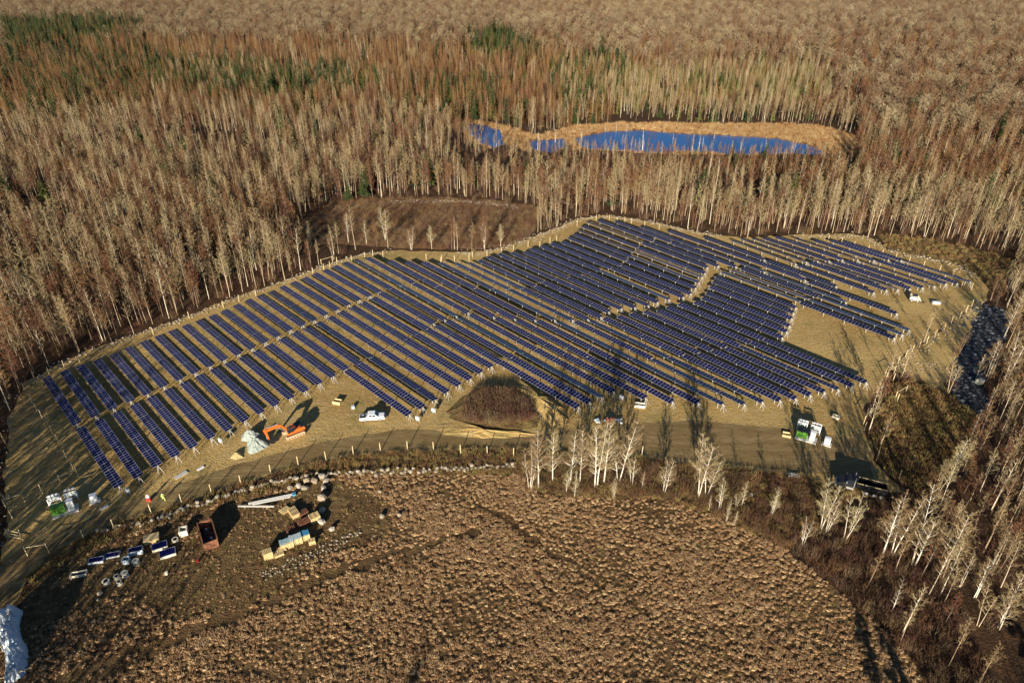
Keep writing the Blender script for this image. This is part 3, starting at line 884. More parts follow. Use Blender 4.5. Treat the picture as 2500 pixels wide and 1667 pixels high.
for ri, (nl, ul, nr_, ur, sec, gp) in enumerate(ROWS):
    A, B = AN * nl + AU * ul, AN * nr_ + AU * ur
    along = (B - A).normalized()
    Ltot = (B - A).length
    nt_ = sum(sec)
    Lt = (Ltot - gp) / nt_
    hz = math.atan2(along.y, along.x)
    s0 = 0.0
    left = nt_
    for si, cnt in enumerate(sec):
        for ci in range(cnt):
            left -= 1
            if nt_ == 2: pos_ = 'nearest the road' if left == 0 else 'farthest from the road'
            else: pos_ = 'nearest the road' if left == 0 else f'{ordinal(left + 1)} from the road'
            lb = f'dark blue solar table {pos_} in the {ordinal(ri + 1)} row from the left end'
            if ri + 1 == 25: lb = f'bright blue tilted table {pos_} in the {ordinal(ri + 1)} row from left'
            rise = tr_.uniform(-.12, .12) if ri < 26 else tr_.uniform(-.22, .22)
            tilt = 6.5 + tr_.uniform(-2.5, 2.5)
            if ri + 1 in bright_rows: tilt = bright_rows[ri + 1] + tr_.uniform(-1, 1)
            if ri > 26 and tr_.random() < .22: tilt = -6 + tr_.uniform(-3, 2)
            if ri > 52 and tr_.random() < .4: tilt = -8
            org = A + along * (s0 + .15)
            t = empty('solar_table', (org.x, org.y, .03), hz, lb, 'solar table', 'solar tables in long parallel rows')
            useL = Lt - .30
            link('torque_tube', tube_mesh(useL), t, (0, 0, HT))
            np_ = 5 if useL > 22 else 4
            for q in range(np_):
                link('post', POST, t, (1.2 + (useL - 2.4) * q / (np_ - 1), 0, 0))
            if (ci == cnt - 1): link('end_brace', BRACE, t, (useL + .1, 0, 0))
            if si == 1 and ci == 0: link('end_brace', BRACE, t, (-.1, 0, 0), (0, 0, math.pi))
            n_ = max(4, round((useL - .35) / PW / 4) * 4)
            segs, seam = 4, .085
            kx = (useL - seam * 3) / (n_ * PW)
            per = n_ // segs
            cols, x = [], 0.0
            for q in range(segs):
                for e in range(per):
                    cols.append(x + PW * kx * (e + .5))
                x += per * PW * kx + seam
            # segments step slightly where the ground rolls
            T = R(tilt)
            if ri < 39:
                for q, x in enumerate(cols):
                    link('solar_panel', PANEL, t, (x, 0, HT + .10), (T, 0, 0), (kx, 1, 1))
            else:
                k_ = (n_, round(useL, 1))
                if k_ not in BLOCKS: BLOCKS[k_] = panel_block(cols, kx)
                o = link('solar_panels', BLOCKS[k_], t, (0, 0, HT + .10), (T, 0, 0))
                o['kind'] = 'stuff'
            t.location.z += rise
            s0 += Lt
        s0 += gp

# ------------------------------------------------------------------ rocks, banks and the shrub mound
def along_path(poly, step, wid, n_per=1, k=K):
    P = [at(x * k, y * k) for x, y in poly]
    out = []
    for a, b_ in zip(P, P[1:]):
        L = (b_ - a).length
        d = (b_ - a).normalized()
        nrm = Vector((-d.y, d.x, 0))
        for i in range(max(1, int(L / step))):
            for q in range(n_per):
                p = a.lerp(b_, (i + rng.random()) / max(1, int(L / step))) + nrm * rng.gauss(0, wid)
                out.append(p)
    return out

def rubble(name, kd, poly, step, wid, n_per, s0, s1, label, cat):
    pts = [(p.x, p.y, .06, rng.uniform(0, 6.28), rng.uniform(s0, s1)) for p in along_path(poly, step, wid, n_per)]
    return kd.mass(name, pts, label, cat)
rubble('stone_rubble', stony, [(60, 885), (110, 852), (200, 808), (290, 778), (420, 733), (520, 693), (640, 652), (720, 620), (830, 585), (905, 577)], .8, .9, 3, .25, .8, 'pale stone rubble along the left edge of the array yard', 'rubble')
rubble('stone_rubble', stony, [(895, 466), (960, 461), (1050, 462), (1135, 468), (1190, 478)], .9, 1.2, 3, .4, 1.1, 'pale stones along the top of the brushy glade', 'rubble')
rubble('stone_rubble', stony, [(1050, 583), (1130, 577), (1225, 548), (1330, 505), (1390, 497), (1500, 512), (1600, 535), (1660, 545)], .8, 1.3, 4, .25, .8, 'pale stone rubble along the top edge of the array yard', 'rubble')
rubble('stone_rubble', stony, [(1830, 545), (1950, 541), (2000, 549), (2040, 578), (2180, 604), (2250, 640)], .9, 1.4, 3, .25, .9, 'pale stone rubble behind the far right corner of the array', 'rubble')
rubble('stone_rubble', stony, [(2260, 690), (2160, 765), (2100, 800), (2060, 850), (2130, 840), (2200, 850)], .9, 1.6, 3, .2, .7, 'pale stone rubble on the bank right of the yard', 'rubble')
rubble('stone_rubble', stony, [(600, 1325), (680, 1290), (760, 1255), (830, 1222)], .5, 1.0, 3, .2, .55, 'broken pinkish rubble row in the meadow right of the crates', 'rubble')
rubble('stone_rubble', stony, [(0, 1300), (10, 1120), (14, 1000), (40, 900)], 1.2, 1.2, 2, .2, .6, 'loose stones along the far left edge of the yard', 'rubble')

wall = empty('stone_wall', at(800 * K, 1080 * K), 0, 'long low field stone wall between the road bank and meadow', 'stone wall')
wpts = along_path([(225, 1222), (340, 1200), (420, 1172), (500, 1146), (580, 1122), (640, 1108), (700, 1096), (750, 1090), (900, 1084), (1050, 1080), (1185, 1070)], .85, .32, 2)
rock_meshes = [stone(200 + i, 1.1, .9, .7).mesh('stone', M['rock']) for i in range(6)]
for i, p in enumerate(wpts[:300]):
    s_ = rng.uniform(.5, 1.1)
    link('stone', rock_meshes[i % 6], wall, (p - wall.location) + Vector((0, 0, .2 + (.4 if i % 4 == 0 else 0))), (rng.uniform(-.3, .3), rng.uniform(-.3, .3), rng.uniform(0, 6.28)), (s_, s_, s_))
s7 = 440 / 1344
for i, (x, y, s_, lb) in enumerate([(755, 20, 1.9, 'pale boulder at the right end of the boulder line by the wall'), (785, 52, 1.7, 'pale boulder just below the right end of the boulder line'), (700, 52, 1.9, 'broad pale boulder second in the line above the steel beams'), (640, 48, 1.8, 'grey boulder third in the line above the steel beams'), (580, 88, 1.6, 'pale boulder nearest the blue end of the steel beams'),
        (625, 102, 1.5, 'round boulder right of the blue beam end'), (765, 102, 1.5, 'boulder between wall and the lone standing boulder'), (752, 178, 2.2, 'large pale boulder standing alone right of the beams'), (755, 270, 1.5, 'low flat boulder behind the slatted crate'), (750, 357, 1.8, 'pale boulder right of the slatted crate'),
        (828, 407, 1.3, 'small round boulder right of the crate group'), (1200, 312, 1.3, 'lone pale stone in the meadow right of the crates'), (1330, 302, 1.2, 'pale stone farthest right in the open meadow'), (515, 100, 1.5, 'boulder at the left start of the boulder line'), (1185, 128, 1.0, 'small yellowish stone in the upper meadow')]):
    b_ = stone(230 + i, s_, s_ * .8, s_ * .75)
    tag(b_.build('boulder', M['rock'], None, at(540 + x * s7, 1160 + y * s7) + Vector((0, 0, s_ * .22)), (0, 0, i * 1.3)), lb, 'boulder')

def dome(name, poly, h, mat_, label, cat, kind=None, rag=.12, rings=6, k=1.0):
    """a heap with an irregular foot"""
    P = [at(x * k, y * k) for x, y in poly]
    c = sum(P, Vector()) / len(P)
    foot = []
    for a, b_ in zip(P, P[1:] + P[:1]):
        for i in range(4): foot.append(a.lerp(b_, i / 4) - c)
    n = len(foot)
    m_ = MB()
    for r_ in range(rings):
        t = r_ / rings
        for q in foot:
            w = (1 - t) * (1 + rng.uniform(-rag, rag) * (r_ > 0))
            m_.v.append((q.x * w, q.y * w, -.05 + h * (1 - (1 - t) ** 1.35) * (1 + rng.uniform(-rag, rag) * (r_ > 0))))
    m_.v.append((0, 0, h))
    for r_ in range(rings - 1):
        for i in range(n): m_.f.append((r_ * n + i, r_ * n + (i + 1) % n, (r_ + 1) * n + (i + 1) % n, (r_ + 1) * n + i))
    for i in range(n): m_.f.append(((rings - 1) * n + i, (rings - 1) * n + (i + 1) % n, rings * n))
    m_.m = [0] * len(m_.f)
    o = m_.build(name, mat_, None, c)
    return tag(o, label, cat, None, kind)

dome('shrub_mound', [(1100, 1035), (1085, 1005), (1125, 965), (1190, 938), (1250, 935), (1300, 975), (1330, 1010), (1315, 1045), (1215, 1058)], 1.5, M['weeds'], 'low earth mound covered in rust red stems beside the road', 'mound', 'structure', .10, 6)
fill('red_stems', Kind('red_stem', [(None, bush(170 + i, 2.0, 1.6, 40, .03)) for i in range(3)], None, M['brush']), ring([(1128, 1030), (1130, 1000), (1165, 965), (1215, 955), (1265, 975), (1300, 1005), (1295, 1035), (1215, 1048)], 2, .3, 1.0), 1.0, .7, 1.15, 'dense rust red stems growing on the mound', 'stems', (), .95, .9)
dome('spoil_bank', [(1225, 935), (1265, 925), (1330, 955), (1385, 1000), (1395, 1040), (1350, 1046), (1310, 1000), (1260, 960)], 1.6, M['field'], 'pale spoil bank curving round the right side of the mound', 'bank', 'structure', .18, 5)
dome('spoil_bank', [(1045, 1052), (1090, 1018), (1140, 1040), (1240, 1060), (1330, 1058), (1330, 1066), (1200, 1072), (1100, 1068)], .7, M['field'], 'pale stony bank between the mound and the road', 'bank', 'structure', .2, 4)
rubble('stone_rubble', stony, [(1075, 985), (1100, 965), (1130, 895), (1180, 890), (1220, 915), (1245, 960)], .8, .8, 3, .25, .9, 'pale stones ringing the top of the shrub mound', 'rubble')
s1 = 220 / 1341
def ex(x, y): return (560 + x * s1, 980 + y * s1)
dome('gravel_pile', [ex(170, 590), ex(175, 500), ex(290, 465), ex(420, 465), ex(480, 500), ex(420, 560), ex(270, 605)], 1.9, M['gravel_pile'], 'grey green crushed stone pile behind the other, nearest the braces', 'gravel pile')
dome('gravel_pile', [ex(265, 765), ex(258, 640), ex(350, 570), ex(450, 560), ex(580, 610), ex(600, 660), ex(480, 730), ex(340, 790)], 2.3, M['gravel_pile'], 'larger grey green crushed stone pile in front of the excavator bucket', 'gravel pile')
dome('sand_pile', [ex(0, 850), ex(50, 760), ex(140, 735), ex(200, 790), ex(215, 838), ex(110, 868)], .9, M['sand'], 'small tan sand pile left of the crushed stone', 'sand pile')

# ------------------------------------------------------------------ brush and single trees between meadow and yard
BRUSH = [(1190, 1092), (1200, 1050), (1330, 1056), (1480, 1066), (1700, 1090), (1850, 1110), (1960, 1160), (2080, 1150), (2130, 1200), (2150, 1330), (2230, 1450), (2300, 1640), (2150, 1640), (2110, 1540), (2000, 1420), (1900, 1332), (1800, 1262), (1650, 1185), (1500, 1146), (1250, 1140)]
fill('brush', brushy, ring(BRUSH), 1.35, .35, .85, 'rust and plum brush along the right edge of the meadow', 'brush', (W['road'],), .85)
fill('bank_brush', brushy, ring([(930, 1035), (1190, 1035), (1190, 1085), (940, 1075)]), 1.6, .25, .6, 'low rusty brush on the bank above the stone wall', 'brush', (W['road'],), .7)
def R4_(x, y): return (1200 + x * 700 / 2350, 850 + y * 700 / 2350)
def R5_(x, y): return (1800 + x * 700 / 2350, 850 + y * 700 / 2350)
def R6_(x, y): return (1800 + x * 700 / 2350, 1200 + y * 700 / 2350)
def R7_(x, y): return (1800 + x * 700 / 2350, 500 + y * 700 / 2350)
TREES = [(R4_, (315, 1150), (250, 815), 'slim', 3, 'many stemmed slim bare tree leftmost in the row beside the meadow'), (R4_, (385, 1140), (400, 720), 'yard', 0, 'straight pale bare tree second in the row beside the meadow'), (R4_, (500, 1090), (520, 720), 'yard', 2, 'narrow pale bare tree third in the row beside the meadow'),
 (R4_, (645, 1100), (625, 735), 'yard', 0, 'pale bare tree left of the largest tree in the row'), (R4_, (725, 1110), (700, 715), 'yard', 2, 'thin bare tree close beside the largest tree in the row'), (R4_, (855, 1130), (850, 645), 'yard', 1, 'largest bare tree with spreading fork in the meadow row'),
 (R4_, (920, 1100), (935, 640), 'yard', 2, 'tall narrow bare tree just right of the largest one'), (R4_, (1045, 1100), (1080, 640), 'yard', 3, 'full crowned bare tree at the right end of the tight row'), (R4_, (680, 1220), (672, 1010), 'slim', 0, 'short bare sapling in front of the tight tree row'),
 (R4_, (610, 1180), (598, 985), 'slim', 2, 'short twin sapling in front of the left half of the row'), (R4_, (1000, 1230), (1035, 1075), 'slim', 1, 'low leaning sapling below the full crowned tree'), (R4_, (1150, 1120), (1190, 850), 'slim', 2, 'slim bare tree right behind the full crowned tree'),
 (R4_, (1230, 1150), (1255, 1020), 'slim', 0, 'small sapling alone in the gap right of the row'), (R4_, (1410, 1190), (1425, 905), 'yard', 3, 'round bare tree standing alone between the two tree groups'), (R4_, (1700, 1215), (1740, 775), 'yard', 1, 'tall left stem of the big double bare tree'),
 (R4_, (1760, 1200), (1815, 800), 'yard', 3, 'broad right half of the big double bare tree'), (R4_, (1780, 1330), (1795, 1215), 'slim', 0, 'tiny sapling below the big double tree'), (R4_, (1865, 1330), (1930, 1080), 'slim', 3, 'fan shaped multi stem tree right of the double tree'),
 (R4_, (2005, 1320), (1990, 1185), 'slim', 2, 'small twin sapling beside the fan shaped tree'), (R4_, (2045, 1310), (2075, 1115), 'slim', 0, 'slim bare tree right of the twin sapling'), (R4_, (1925, 1420), (1940, 1260), 'slim', 2, 'small bare tree lowest on the meadow edge slope'),
 (R4_, (1990, 1450), (2002, 1335), 'slim', 0, 'tiny sapling at the meadow edge in dark shade'), (R4_, (2290, 1370), (2315, 1150), 'slim', 3, 'bushy fan of pale stems below the board on the ground'),
 (R5_, (1735, 1075), (1775, 775), 'yard', 0, 'bare tree standing at the edge of the dark hollow'), (R5_, (690, 1475), (690, 1125), 'yard', 1, 'forked bare tree below the left end of the dump truck'), (R5_, (735, 1500), (835, 1230), 'slim', 1, 'leaning bare tree below the dump truck'),
 (R5_, (885, 1560), (930, 1200), 'slim', 3, 'reddish bare tree clump below the dump truck wheels'), (R6_, (535, 440), (560, 225), 'slim', 1, 'low spreading tree at the meadow edge below the truck'), (R6_, (1195, 510), (1255, 95), 'yard', 0, 'straight bare tree at the left front of the right woods'),
 (R6_, (1265, 510), (1375, 85), 'yard', 1, 'forked leaning tree at the front of the right woods'), (R6_, (1275, 970), (1305, 755), 'slim', 2, 'pale stubby tree at the lower meadow edge'), (R6_, (1450, 590), (1560, 60), 'yard', 3, 'tall leaning tree in the front right woods'),
 (R6_, (1650, 690), (1740, 200), 'yard', 0, 'lone leaning tree over the dark hollow at right'), (R6_, (1950, 870), (2020, 560), 'yard', 1, 'forked tree above the dark lower right corner'), (R6_, (2150, 1120), (2200, 720), 'yard', 3, 'pale forked tree lowest in the right woods'),
 (R7_, (2185, 1080), (2245, 735), 'yard', 1, 'twin pale tree right of the far fence line'), (R7_, (2195, 1450), (2290, 1050), 'yard', 1, 'large forked tree beside the shaded stones'), (R7_, (1955, 1430), (2000, 1235), 'slim', 0, 'small leaning tree left of the trees beside the shaded stones'),
 (R7_, (2050, 1400), (2140, 1100), 'slim', 2, 'slim leaning tree second from left beside the shaded stones'), (R7_, (2090, 1390), (2170, 1190), 'slim', 0, 'slim leaning tree third from left beside the shaded stones')]
HT_OF = {'yard': 12.9, 'slim': 9.4}
for i, (fn, b_, t_, kd, v_, lb) in enumerate(TREES):
    base, top = fn(*b_), fn(*t_)
    h = tall(base, top)
    p = at(*base)
    (yard_tree if kd == 'yard' else slim_tree).plant('bare_tree', p.x, p.y, h / HT_OF[kd], i * 1.9, lb, 'bare tree', None, v_)
for i, (x, y, yt) in enumerate([(800, 556, 482), (886, 552, 470), (842, 560, 500), (945, 574, 512), (992, 572, 512), (1112, 574, 505), (1150, 566, 510), (715, 560, 505)]):
    h = tall((x * K, y * K), (x * K, yt * K))
    p = at(x * K, y * K)
    yard_tree.plant('glade_tree', p.x, p.y, h / 15.5, i * 2.2, 'pale round bare tree standing in the brushy glade behind the array', 'bare tree', 'bare trees in the glade', i)
snag = Kind('snag', [bare_tree(300 + i, 9, .14, 1, .35, 9, 1.6, .3, 0, .02, 1) for i in range(3)], plain('bleached_wood', (.62, .57, .47), .85), M['birch_twig'])
for i, (x, y, h) in enumerate([(1475, 348, 12), (1612, 350, 8), (1700, 350, 7), (1758, 346, 6), (1335, 320, 6), (1415, 304, 6), (1440, 302, 5), (1235, 345, 10), (1545, 330, 6), (1640, 318, 5), (1820, 352, 6), (1885, 356, 5), (1275, 330, 8), (1390, 303, 5), (1590, 346, 9), (1605, 344, 8), (1680, 352, 7), (2052, 300, 10), (2040, 310, 8)]):
    p = at(x * K, y * K)
    snag.plant('dead_tree', p.x, p.y, h / 9, i * 1.7, 'bleached dead tree standing in or beside the woodland pond', 'dead tree', 'dead trees round the pond', i)
# trees beyond the lower edge of the frame whose long shadows cross the meadow
for i, (x, y, h) in enumerate([(1045, 1310, 18), (1010, 1365, 17), (850, 1400, 15), (1210, 1345, 14), (1260, 1420, 15), (980, 1440, 17), (1150, 1400, 16), (1080, 1450, 17), (900, 1460, 15), (1320, 1480, 15)]):
    tip = at(x * K, y * K)
    b_ = tip - Vector((math.sin(R(SUN_AZ)), math.cos(R(SUN_AZ)), 0)) * (h / math.tan(R(SUN_EL)))
    if b_.y < 57:
        (pine if i in (0, 1, 5, 7) else larch).plant('tall_conifer', b_.x, b_.y, h / 16, i, 'conifer at the near side of the meadow casting a long shadow', 'conifer', 'trees on the near side of the meadow', i)

for i in range(26):
    x, y = rng.uniform(44, 96), rng.uniform(-12, 46)
    if to_px(x, y, 0)[1] < 1720 or to_px(x, y, 17)[1] < 1690: continue
    (pine if i % 3 else larch).plant('tall_conifer', x, y, rng.uniform(.8, 1.1), i, 'conifer at the near side of the meadow casting a long shadow', 'conifer', 'trees on the near side of the meadow', i)

# ------------------------------------------------------------------ fences
POSTM = MB().tube([(0, 0, -.2), (0, 0, 2.4)], [.10, .085], 6, 0, True).mesh('fence_post', M['post_wood'])
def posts(lst, label, group, h=1.0):
    for x, y in lst:
        o = link('fence_post', POSTM, None, at(x, y), (rng.uniform(-.03, .03), rng.uniform(-.03, .03), 0), (1, 1, h))
        tag(o, label, 'fence post', group)
def z1(*L): return [(x * 700 / 2350, 850 + y * 700 / 2350) for x, y in L]
def z3(*L): return [(600 + x * 700 / 2350, 850 + y * 700 / 2350) for x, y in L]
posts(z1((690, 1560), (935, 1475), (1240, 1350), (1490, 1265), (1735, 1188), (1975, 1112)) + z3((205, 1025), (430, 955), (658, 915), (882, 872), (1105, 845), (1325, 832), (1540, 838), (1762, 860), (1980, 872), (2195, 885)) + [(1318, 1112), (1567, 1110)],
      'pale wooden fence post along the meadow side of the dirt road', 'fence posts along the road')
posts(z1((205, 345), (265, 448), (302, 512), (345, 570), (388, 610), (432, 700), (482, 775), (547, 905), (605, 1005), (642, 1050), (350, 1190), (505, 1115), (325, 1005), (45, 1262), (105, 1400), (185, 1560)),
      'pale wooden fence post crossing the shaded left end of the yard', 'fence posts at the left end')
def zz(o, s, *L): return [(o[0] + x * s, o[1] + y * s) for x, y in L]
q_ = 420 / 2352
posts(z1((280, 245), (405, 215), (530, 165), (655, 120)) + zz((300, 660), q_, (420, 880), (910, 660), (1375, 510), (1590, 430), (1820, 350)) + zz((680, 600), q_, (470, 380), (620, 330), (705, 300), (800, 240), (1000, 215), (1180, 170), (1290, 140), (1430, 160), (2020, 190), (2220, 240)) + zz((1050, 580), q_, (160, 320), (335, 330), (535, 320), (580, 270), (780, 250), (975, 215), (1140, 185), (1340, 130), (1500, 130), (1640, 80), (1730, 60)) + zz((1300, 500), q_, (610, 290), (870, 215), (1050, 210), (1160, 250), (1260, 240), (1350, 260), (1530, 300), (1730, 340)),
      'pale wooden fence post along the wooded back edge of the array', 'fence posts along the back edge')
posts(zz((1980, 560), q_, (235, 160), (410, 205), (585, 245), (780, 300), (970, 355), (1155, 405), (1335, 455), (1535, 515), (1755, 575), (1940, 625), (2050, 800), (2190, 825)),
      'pale short fence post behind the far right rows', 'fence posts behind the far right rows')
posts([(2160, 918), (2176, 902), (2192, 888), (2210, 872), (2226, 860), (2244, 848), (2262, 838), (2282, 822), (2304, 806), (2322, 790), (2342, 778), (2358, 762), (2372, 748), (2180, 930), (2152, 950), (2190, 980), (2120, 1010), (2110, 1050), (2148, 1090), (2195, 1168)],
      'pale wooden fence post along the right side of the yard', 'fence posts on the right side')
def brace(a, b_, label, low=False):
    A_, B_ = at(*a), at(*b_)
    o = empty('fence_brace', A_, 0, label, 'fence brace')
    d = B_ - A_
    for p in (Vector((0, 0, 0)), d):
        link('post', POSTM, o, p)
    r_ = MB()
    r_.bar(Vector((0, 0, 2.1)), d + Vector((0, 0, 2.1)), .07, 5)
    r_.build('rail', M['post_wood'], o)
    if low:
        r2 = MB()
        r2.bar(Vector((0, 0, .5)), d + Vector((0, 0, .5)), .06, 5)
        r2.build('rail', M['post_wood'], o)
        r3 = MB()
        r3.bar(Vector((0, 0, 1.3)), d + Vector((0, 0, 1.3)), .06, 5)
        r3.build('rail', M['post_wood'], o)
brace((22, 1312), (57, 1320), 'short three railed wooden gate panel at the left road entrance', True)
brace((68, 1357), (120, 1348), 'wooden rail brace standing in the road shade at the lower left')
brace((15, 1240), (60, 1224), 'wooden rail brace behind the left transformer pad')
brace((150, 1182), (192, 1164), 'wooden corner rail brace where the left fence meets the pad')
brace((2164, 922), (2182, 912), 'rail brace casting a square shadow on the right side of the yard')
brace((2185, 975), (2210, 960), 'lower rail brace at the gap in the right side fence')
brace((2108, 1035), (2122, 1015), 'rail brace beside the right transformer pad fence line')
brace((785, 648), (812, 640), 'rail brace at the wooded back edge of the array')

# ------------------------------------------------------------------ vehicles
def wheel(parent, x, y, r, w, rim=True, name='wheel'):
    t_ = MB()
    t_.disc((0, 0, 0), r, w, 'y', 16)
    o = t_.build(name, M['rubber'], parent, (x, y, r))
    if rim:
        r_ = MB()
        r_.disc((0, -w / 2 - .006, 0), r * .62, .03, 'y', 14)
        r_.disc((0, w / 2 + .006, 0), r * .62, .03, 'y', 14)
        r_.disc((0, 0, 0), r * .18, w + .08, 'y', 8)
        r_.build('rim', M['chrome'], o)
    return o

# pick-up truck, nose to +x
p = at(908, 1029)
tk = empty('pickup_truck', (p.x, p.y + .9, .03), R(6.5), 'white crew cab pickup truck parked on the bare dirt yard', 'truck')
b_ = MB()
b_.prism([(-2.9, .55), (-2.9, 1.12), (-1.0, 1.16), (2.75, 1.10), (2.92, .95), (2.95, .5), (2.3, .42), (-2.4, .45)], -.97, .97)
b_.build('body', M['white'], tk)
c_ = MB()
c_.prism([(-1.02, 1.12), (-.95, 1.80), (-.75, 1.88), (.72, 1.88), (1.55, 1.12)], -.84, .84)
cb = c_.build('cab', M['white'], tk)
w_ = MB()
for sy in (-1, 1):
    for xa, xb, xt in ((-.72, .02, .02), (.10, 1.08, .66)):
        yy = sy * .852
        w_.add([(xa, yy, 1.26), (xb, yy, 1.26), (xt, yy, 1.76), (xa + .04, yy, 1.76)], [(0, 1, 2, 3)])
w_.add([(1.50, -.72, 1.19), (1.50, .72, 1.19), (.80, .70, 1.83), (.80, -.70, 1.83)], [(0, 1, 2, 3)])
w_.add([(-1.035, -.7, 1.30), (-1.035, .7, 1.30), (-.975, .68, 1.74), (-.975, -.68, 1.74)], [(0, 1, 2, 3)])
w_.build('window', M['glass'], cb)
bd = MB()
bd.box((-1.95, 0, 1.135), (1.72, 1.62, .05))
bd.build('bed', M['black'], tk)
lo = MB()
lo.box((-1.25, 0, 1.26), (.42, 1.6, .22))
lo.box((-2.2, .3, 1.2), (.6, .5, .16), .3)
lo.build('tool_box', M['chrome'], tk)
fl = MB()
fl.box((1.55 + .62, 0, 1.13), (1.2, 1.5, .06))
fl.build('bonnet', M['white'], tk)
bp = MB()
bp.box((2.98, 0, .58), (.10, 1.8, .22)).box((-2.95, 0, .6), (.12, 1.8, .18))
bp.build('bumper', M['chrome'], tk)
gr = MB()
gr.box((2.94, 0, .86), (.06, 1.1, .26))
gr.build('grille', M['black'], tk)
for sy in (-1, 1):
    h_ = MB()
    h_.box((2.92, sy * .76, .9), (.08, .3, .2))
    h_.build('headlight', M['chrome'], tk)
    t_ = MB()
    t_.box((-2.91, sy * .86, .95), (.05, .16, .3))
    t_.build('tail_light', M['red'], tk)
    a_ = MB()
    a_.box((1.0, sy * 1.08, 1.28), (.14, .2, .2))
    a_.build('mirror', M['black'], tk)
    for x in (-1.75, 1.78): wheel(tk, x, sy * .86, .40, .27)

# excavator, arm to +x
ev = empty('excavator', (-50.1, 124.3, .03), R(-142.7), 'orange tracked excavator with its arm curled beside the stone piles', 'excavator')
for sy in (-1, 1):
    t_ = MB()
    n_ = 9
    prof = [(-1.75 + .46 * math.cos(a), .46 + .46 * math.sin(a)) for a in [R(90 + 180 * i / n_) for i in range(n_ + 1)]] + [(1.75 + .46 * math.cos(a), .46 + .46 * math.sin(a)) for a in [R(-90 + 180 * i / n_) for i in range(n_ + 1)]]
    t_.prism(prof, sy * 1.2 - .3, sy * 1.2 + .3)
    tr_o = t_.build('track', M['track_steel'], ev)
    s_ = MB()
    for i in range(15): s_.box((-2.0 + i * .285, sy * 1.2, .945), (.12, .62, .05))
    for i in range(6): s_.disc((-1.6 + i * .64, sy * 1.2 + sy * .31, .30), .17, .05, 'y', 10)
    s_.build('track_shoes', M['rust'], tr_o)
u_ = MB()
u_.box((0, 0, .72), (2.4, 1.9, .4)).disc((0, 0, 1.0), .75, .3, 'z', 16)
u_.build('undercarriage', M['black'], ev)
h_ = MB()
h_.prism([(-2.35, 1.15), (-2.45, 1.55), (-2.25, 2.05), (-.3, 2.1), (.1, 1.75), (1.5, 1.6), (1.5, 1.15)], -1.25, 1.25)
hs = h_.build('house', M['orange'], ev)
k_ = MB()
k_.box((-1.25, -.35, 2.19), (1.7, 1.5, .22)).box((-1.9, 0, 1.98), (.7, 2.3, .2))
k_.build('engine_cover', M['black'], hs)
c_ = MB()
c_.prism([(-.25, 1.6), (-.3, 2.95), (.9, 2.95), (1.45, 2.2), (1.45, 1.6)], .28, 1.24)
cb = c_.build('cab', M['black'], ev)
g_ = MB()
g_.box((.42, 1.245, 2.32), (1.05, .02, .9)).box((.42, .275, 2.32), (1.05, .02, .9))
g_.add([(1.462, .36, 2.18), (1.462, 1.16, 2.18), (.95, 1.16, 2.90), (.95, .36, 2.90)], [(0, 1, 2, 3)])
g_.build('window', M['glass'], cb)
r_ = MB()
for y in (.27, 1.25): r_.bar((-.3, y, 2.97), (.9, y, 2.97), .04)
r_.build('roof_rail', M['orange'], cb)
bm = MB()
bm.prism([(.7, 1.45), (.9, 1.2), (3.2, 3.55), (5.9, 3.45), (6.2, 3.65), (5.9, 3.95), (3.1, 4.25), (2.5, 4.0)], -.32, .16)
bm.build('boom', M['orange'], ev)
st = MB()
st.prism([(5.95, 4.25), (6.45, 4.0), (5.75, 1.25), (5.45, 1.25), (5.7, 3.2)], -.27, .11)
st.build('stick', M['orange'], ev)
cy = MB()
cy.bar((1.2, -.3, 1.5), (3.0, -.45, 3.4), .09, 6).bar((1.2, .14, 1.5), (3.0, .3, 3.4), .09, 6).bar((3.0, -.08, 4.3), (5.9, -.08, 4.3), .09, 6).bar((6.1, -.08, 3.9), (5.9, -.08, 1.5), .08, 6)
cy.build('hydraulic_ram', M['chrome'], ev)
bk = MB()
bk.prism([(5.75, 1.3), (5.2, 1.35), (4.55, .95), (4.3, .35), (4.75, .02), (5.3, .12), (5.75, .6)], -.72, .56)
bu = bk.build('bucket', M['black'], ev)
te = MB()
for i in range(5): te.box((4.3, -.6 + i * .26, .22), (.3, .1, .1))
te.build('bucket_teeth', M['chrome'], bu)

# dump truck, cab to +x
dk = empty('dump_truck', (71.6, 105.9, .03), R(156.3), 'black dump truck with long open bed parked by the brush', 'dump truck')
f_ = MB()
f_.box((-.2, 0, .95), (8.6, .9, .28))
f_.build('chassis', M['black'], dk)
c_ = MB()
c_.prism([(1.35, 1.1), (1.35, 2.75), (2.5, 2.8), (2.85, 2.0), (4.35, 1.8), (4.5, 1.1)], -1.1, 1.1)
cb = c_.build('cab', M['black'], dk)
g_ = MB()
g_.add([(2.57, -.95, 2.62), (2.57, .95, 2.62), (2.86, .95, 2.05), (2.86, -.95, 2.05)], [(0, 1, 2, 3)])
for sy in (-1, 1): g_.add([(1.65, sy * 1.108, 2.0), (2.6, sy * 1.108, 2.0), (2.4, sy * 1.108, 2.6), (1.65, sy * 1.108, 2.6)], [(0, 1, 2, 3)])
g_.build('window', M['glass'], cb)
b_ = MB()
b_.box((-1.9, 0, 1.35), (5.6, 2.3, .12))
for sy in (-1, 1): b_.box((-1.9, sy * 1.12, 1.95), (5.6, .1, 1.1))
b_.box((-4.68, 0, 1.9), (.1, 2.3, 1.0)).box((.88, 0, 2.1), (.12, 2.3, 1.5))
b_.box((1.15, 0, 2.85), (1.0, 2.2, .08))
bd = b_.build('bed', M['black'], dk)
r_ = MB()
for sy in (-1, 1): r_.box((-1.9, sy * 1.12, 2.54), (5.6, .18, .08))
r_.build('bed_rail', M['timber'], bd)
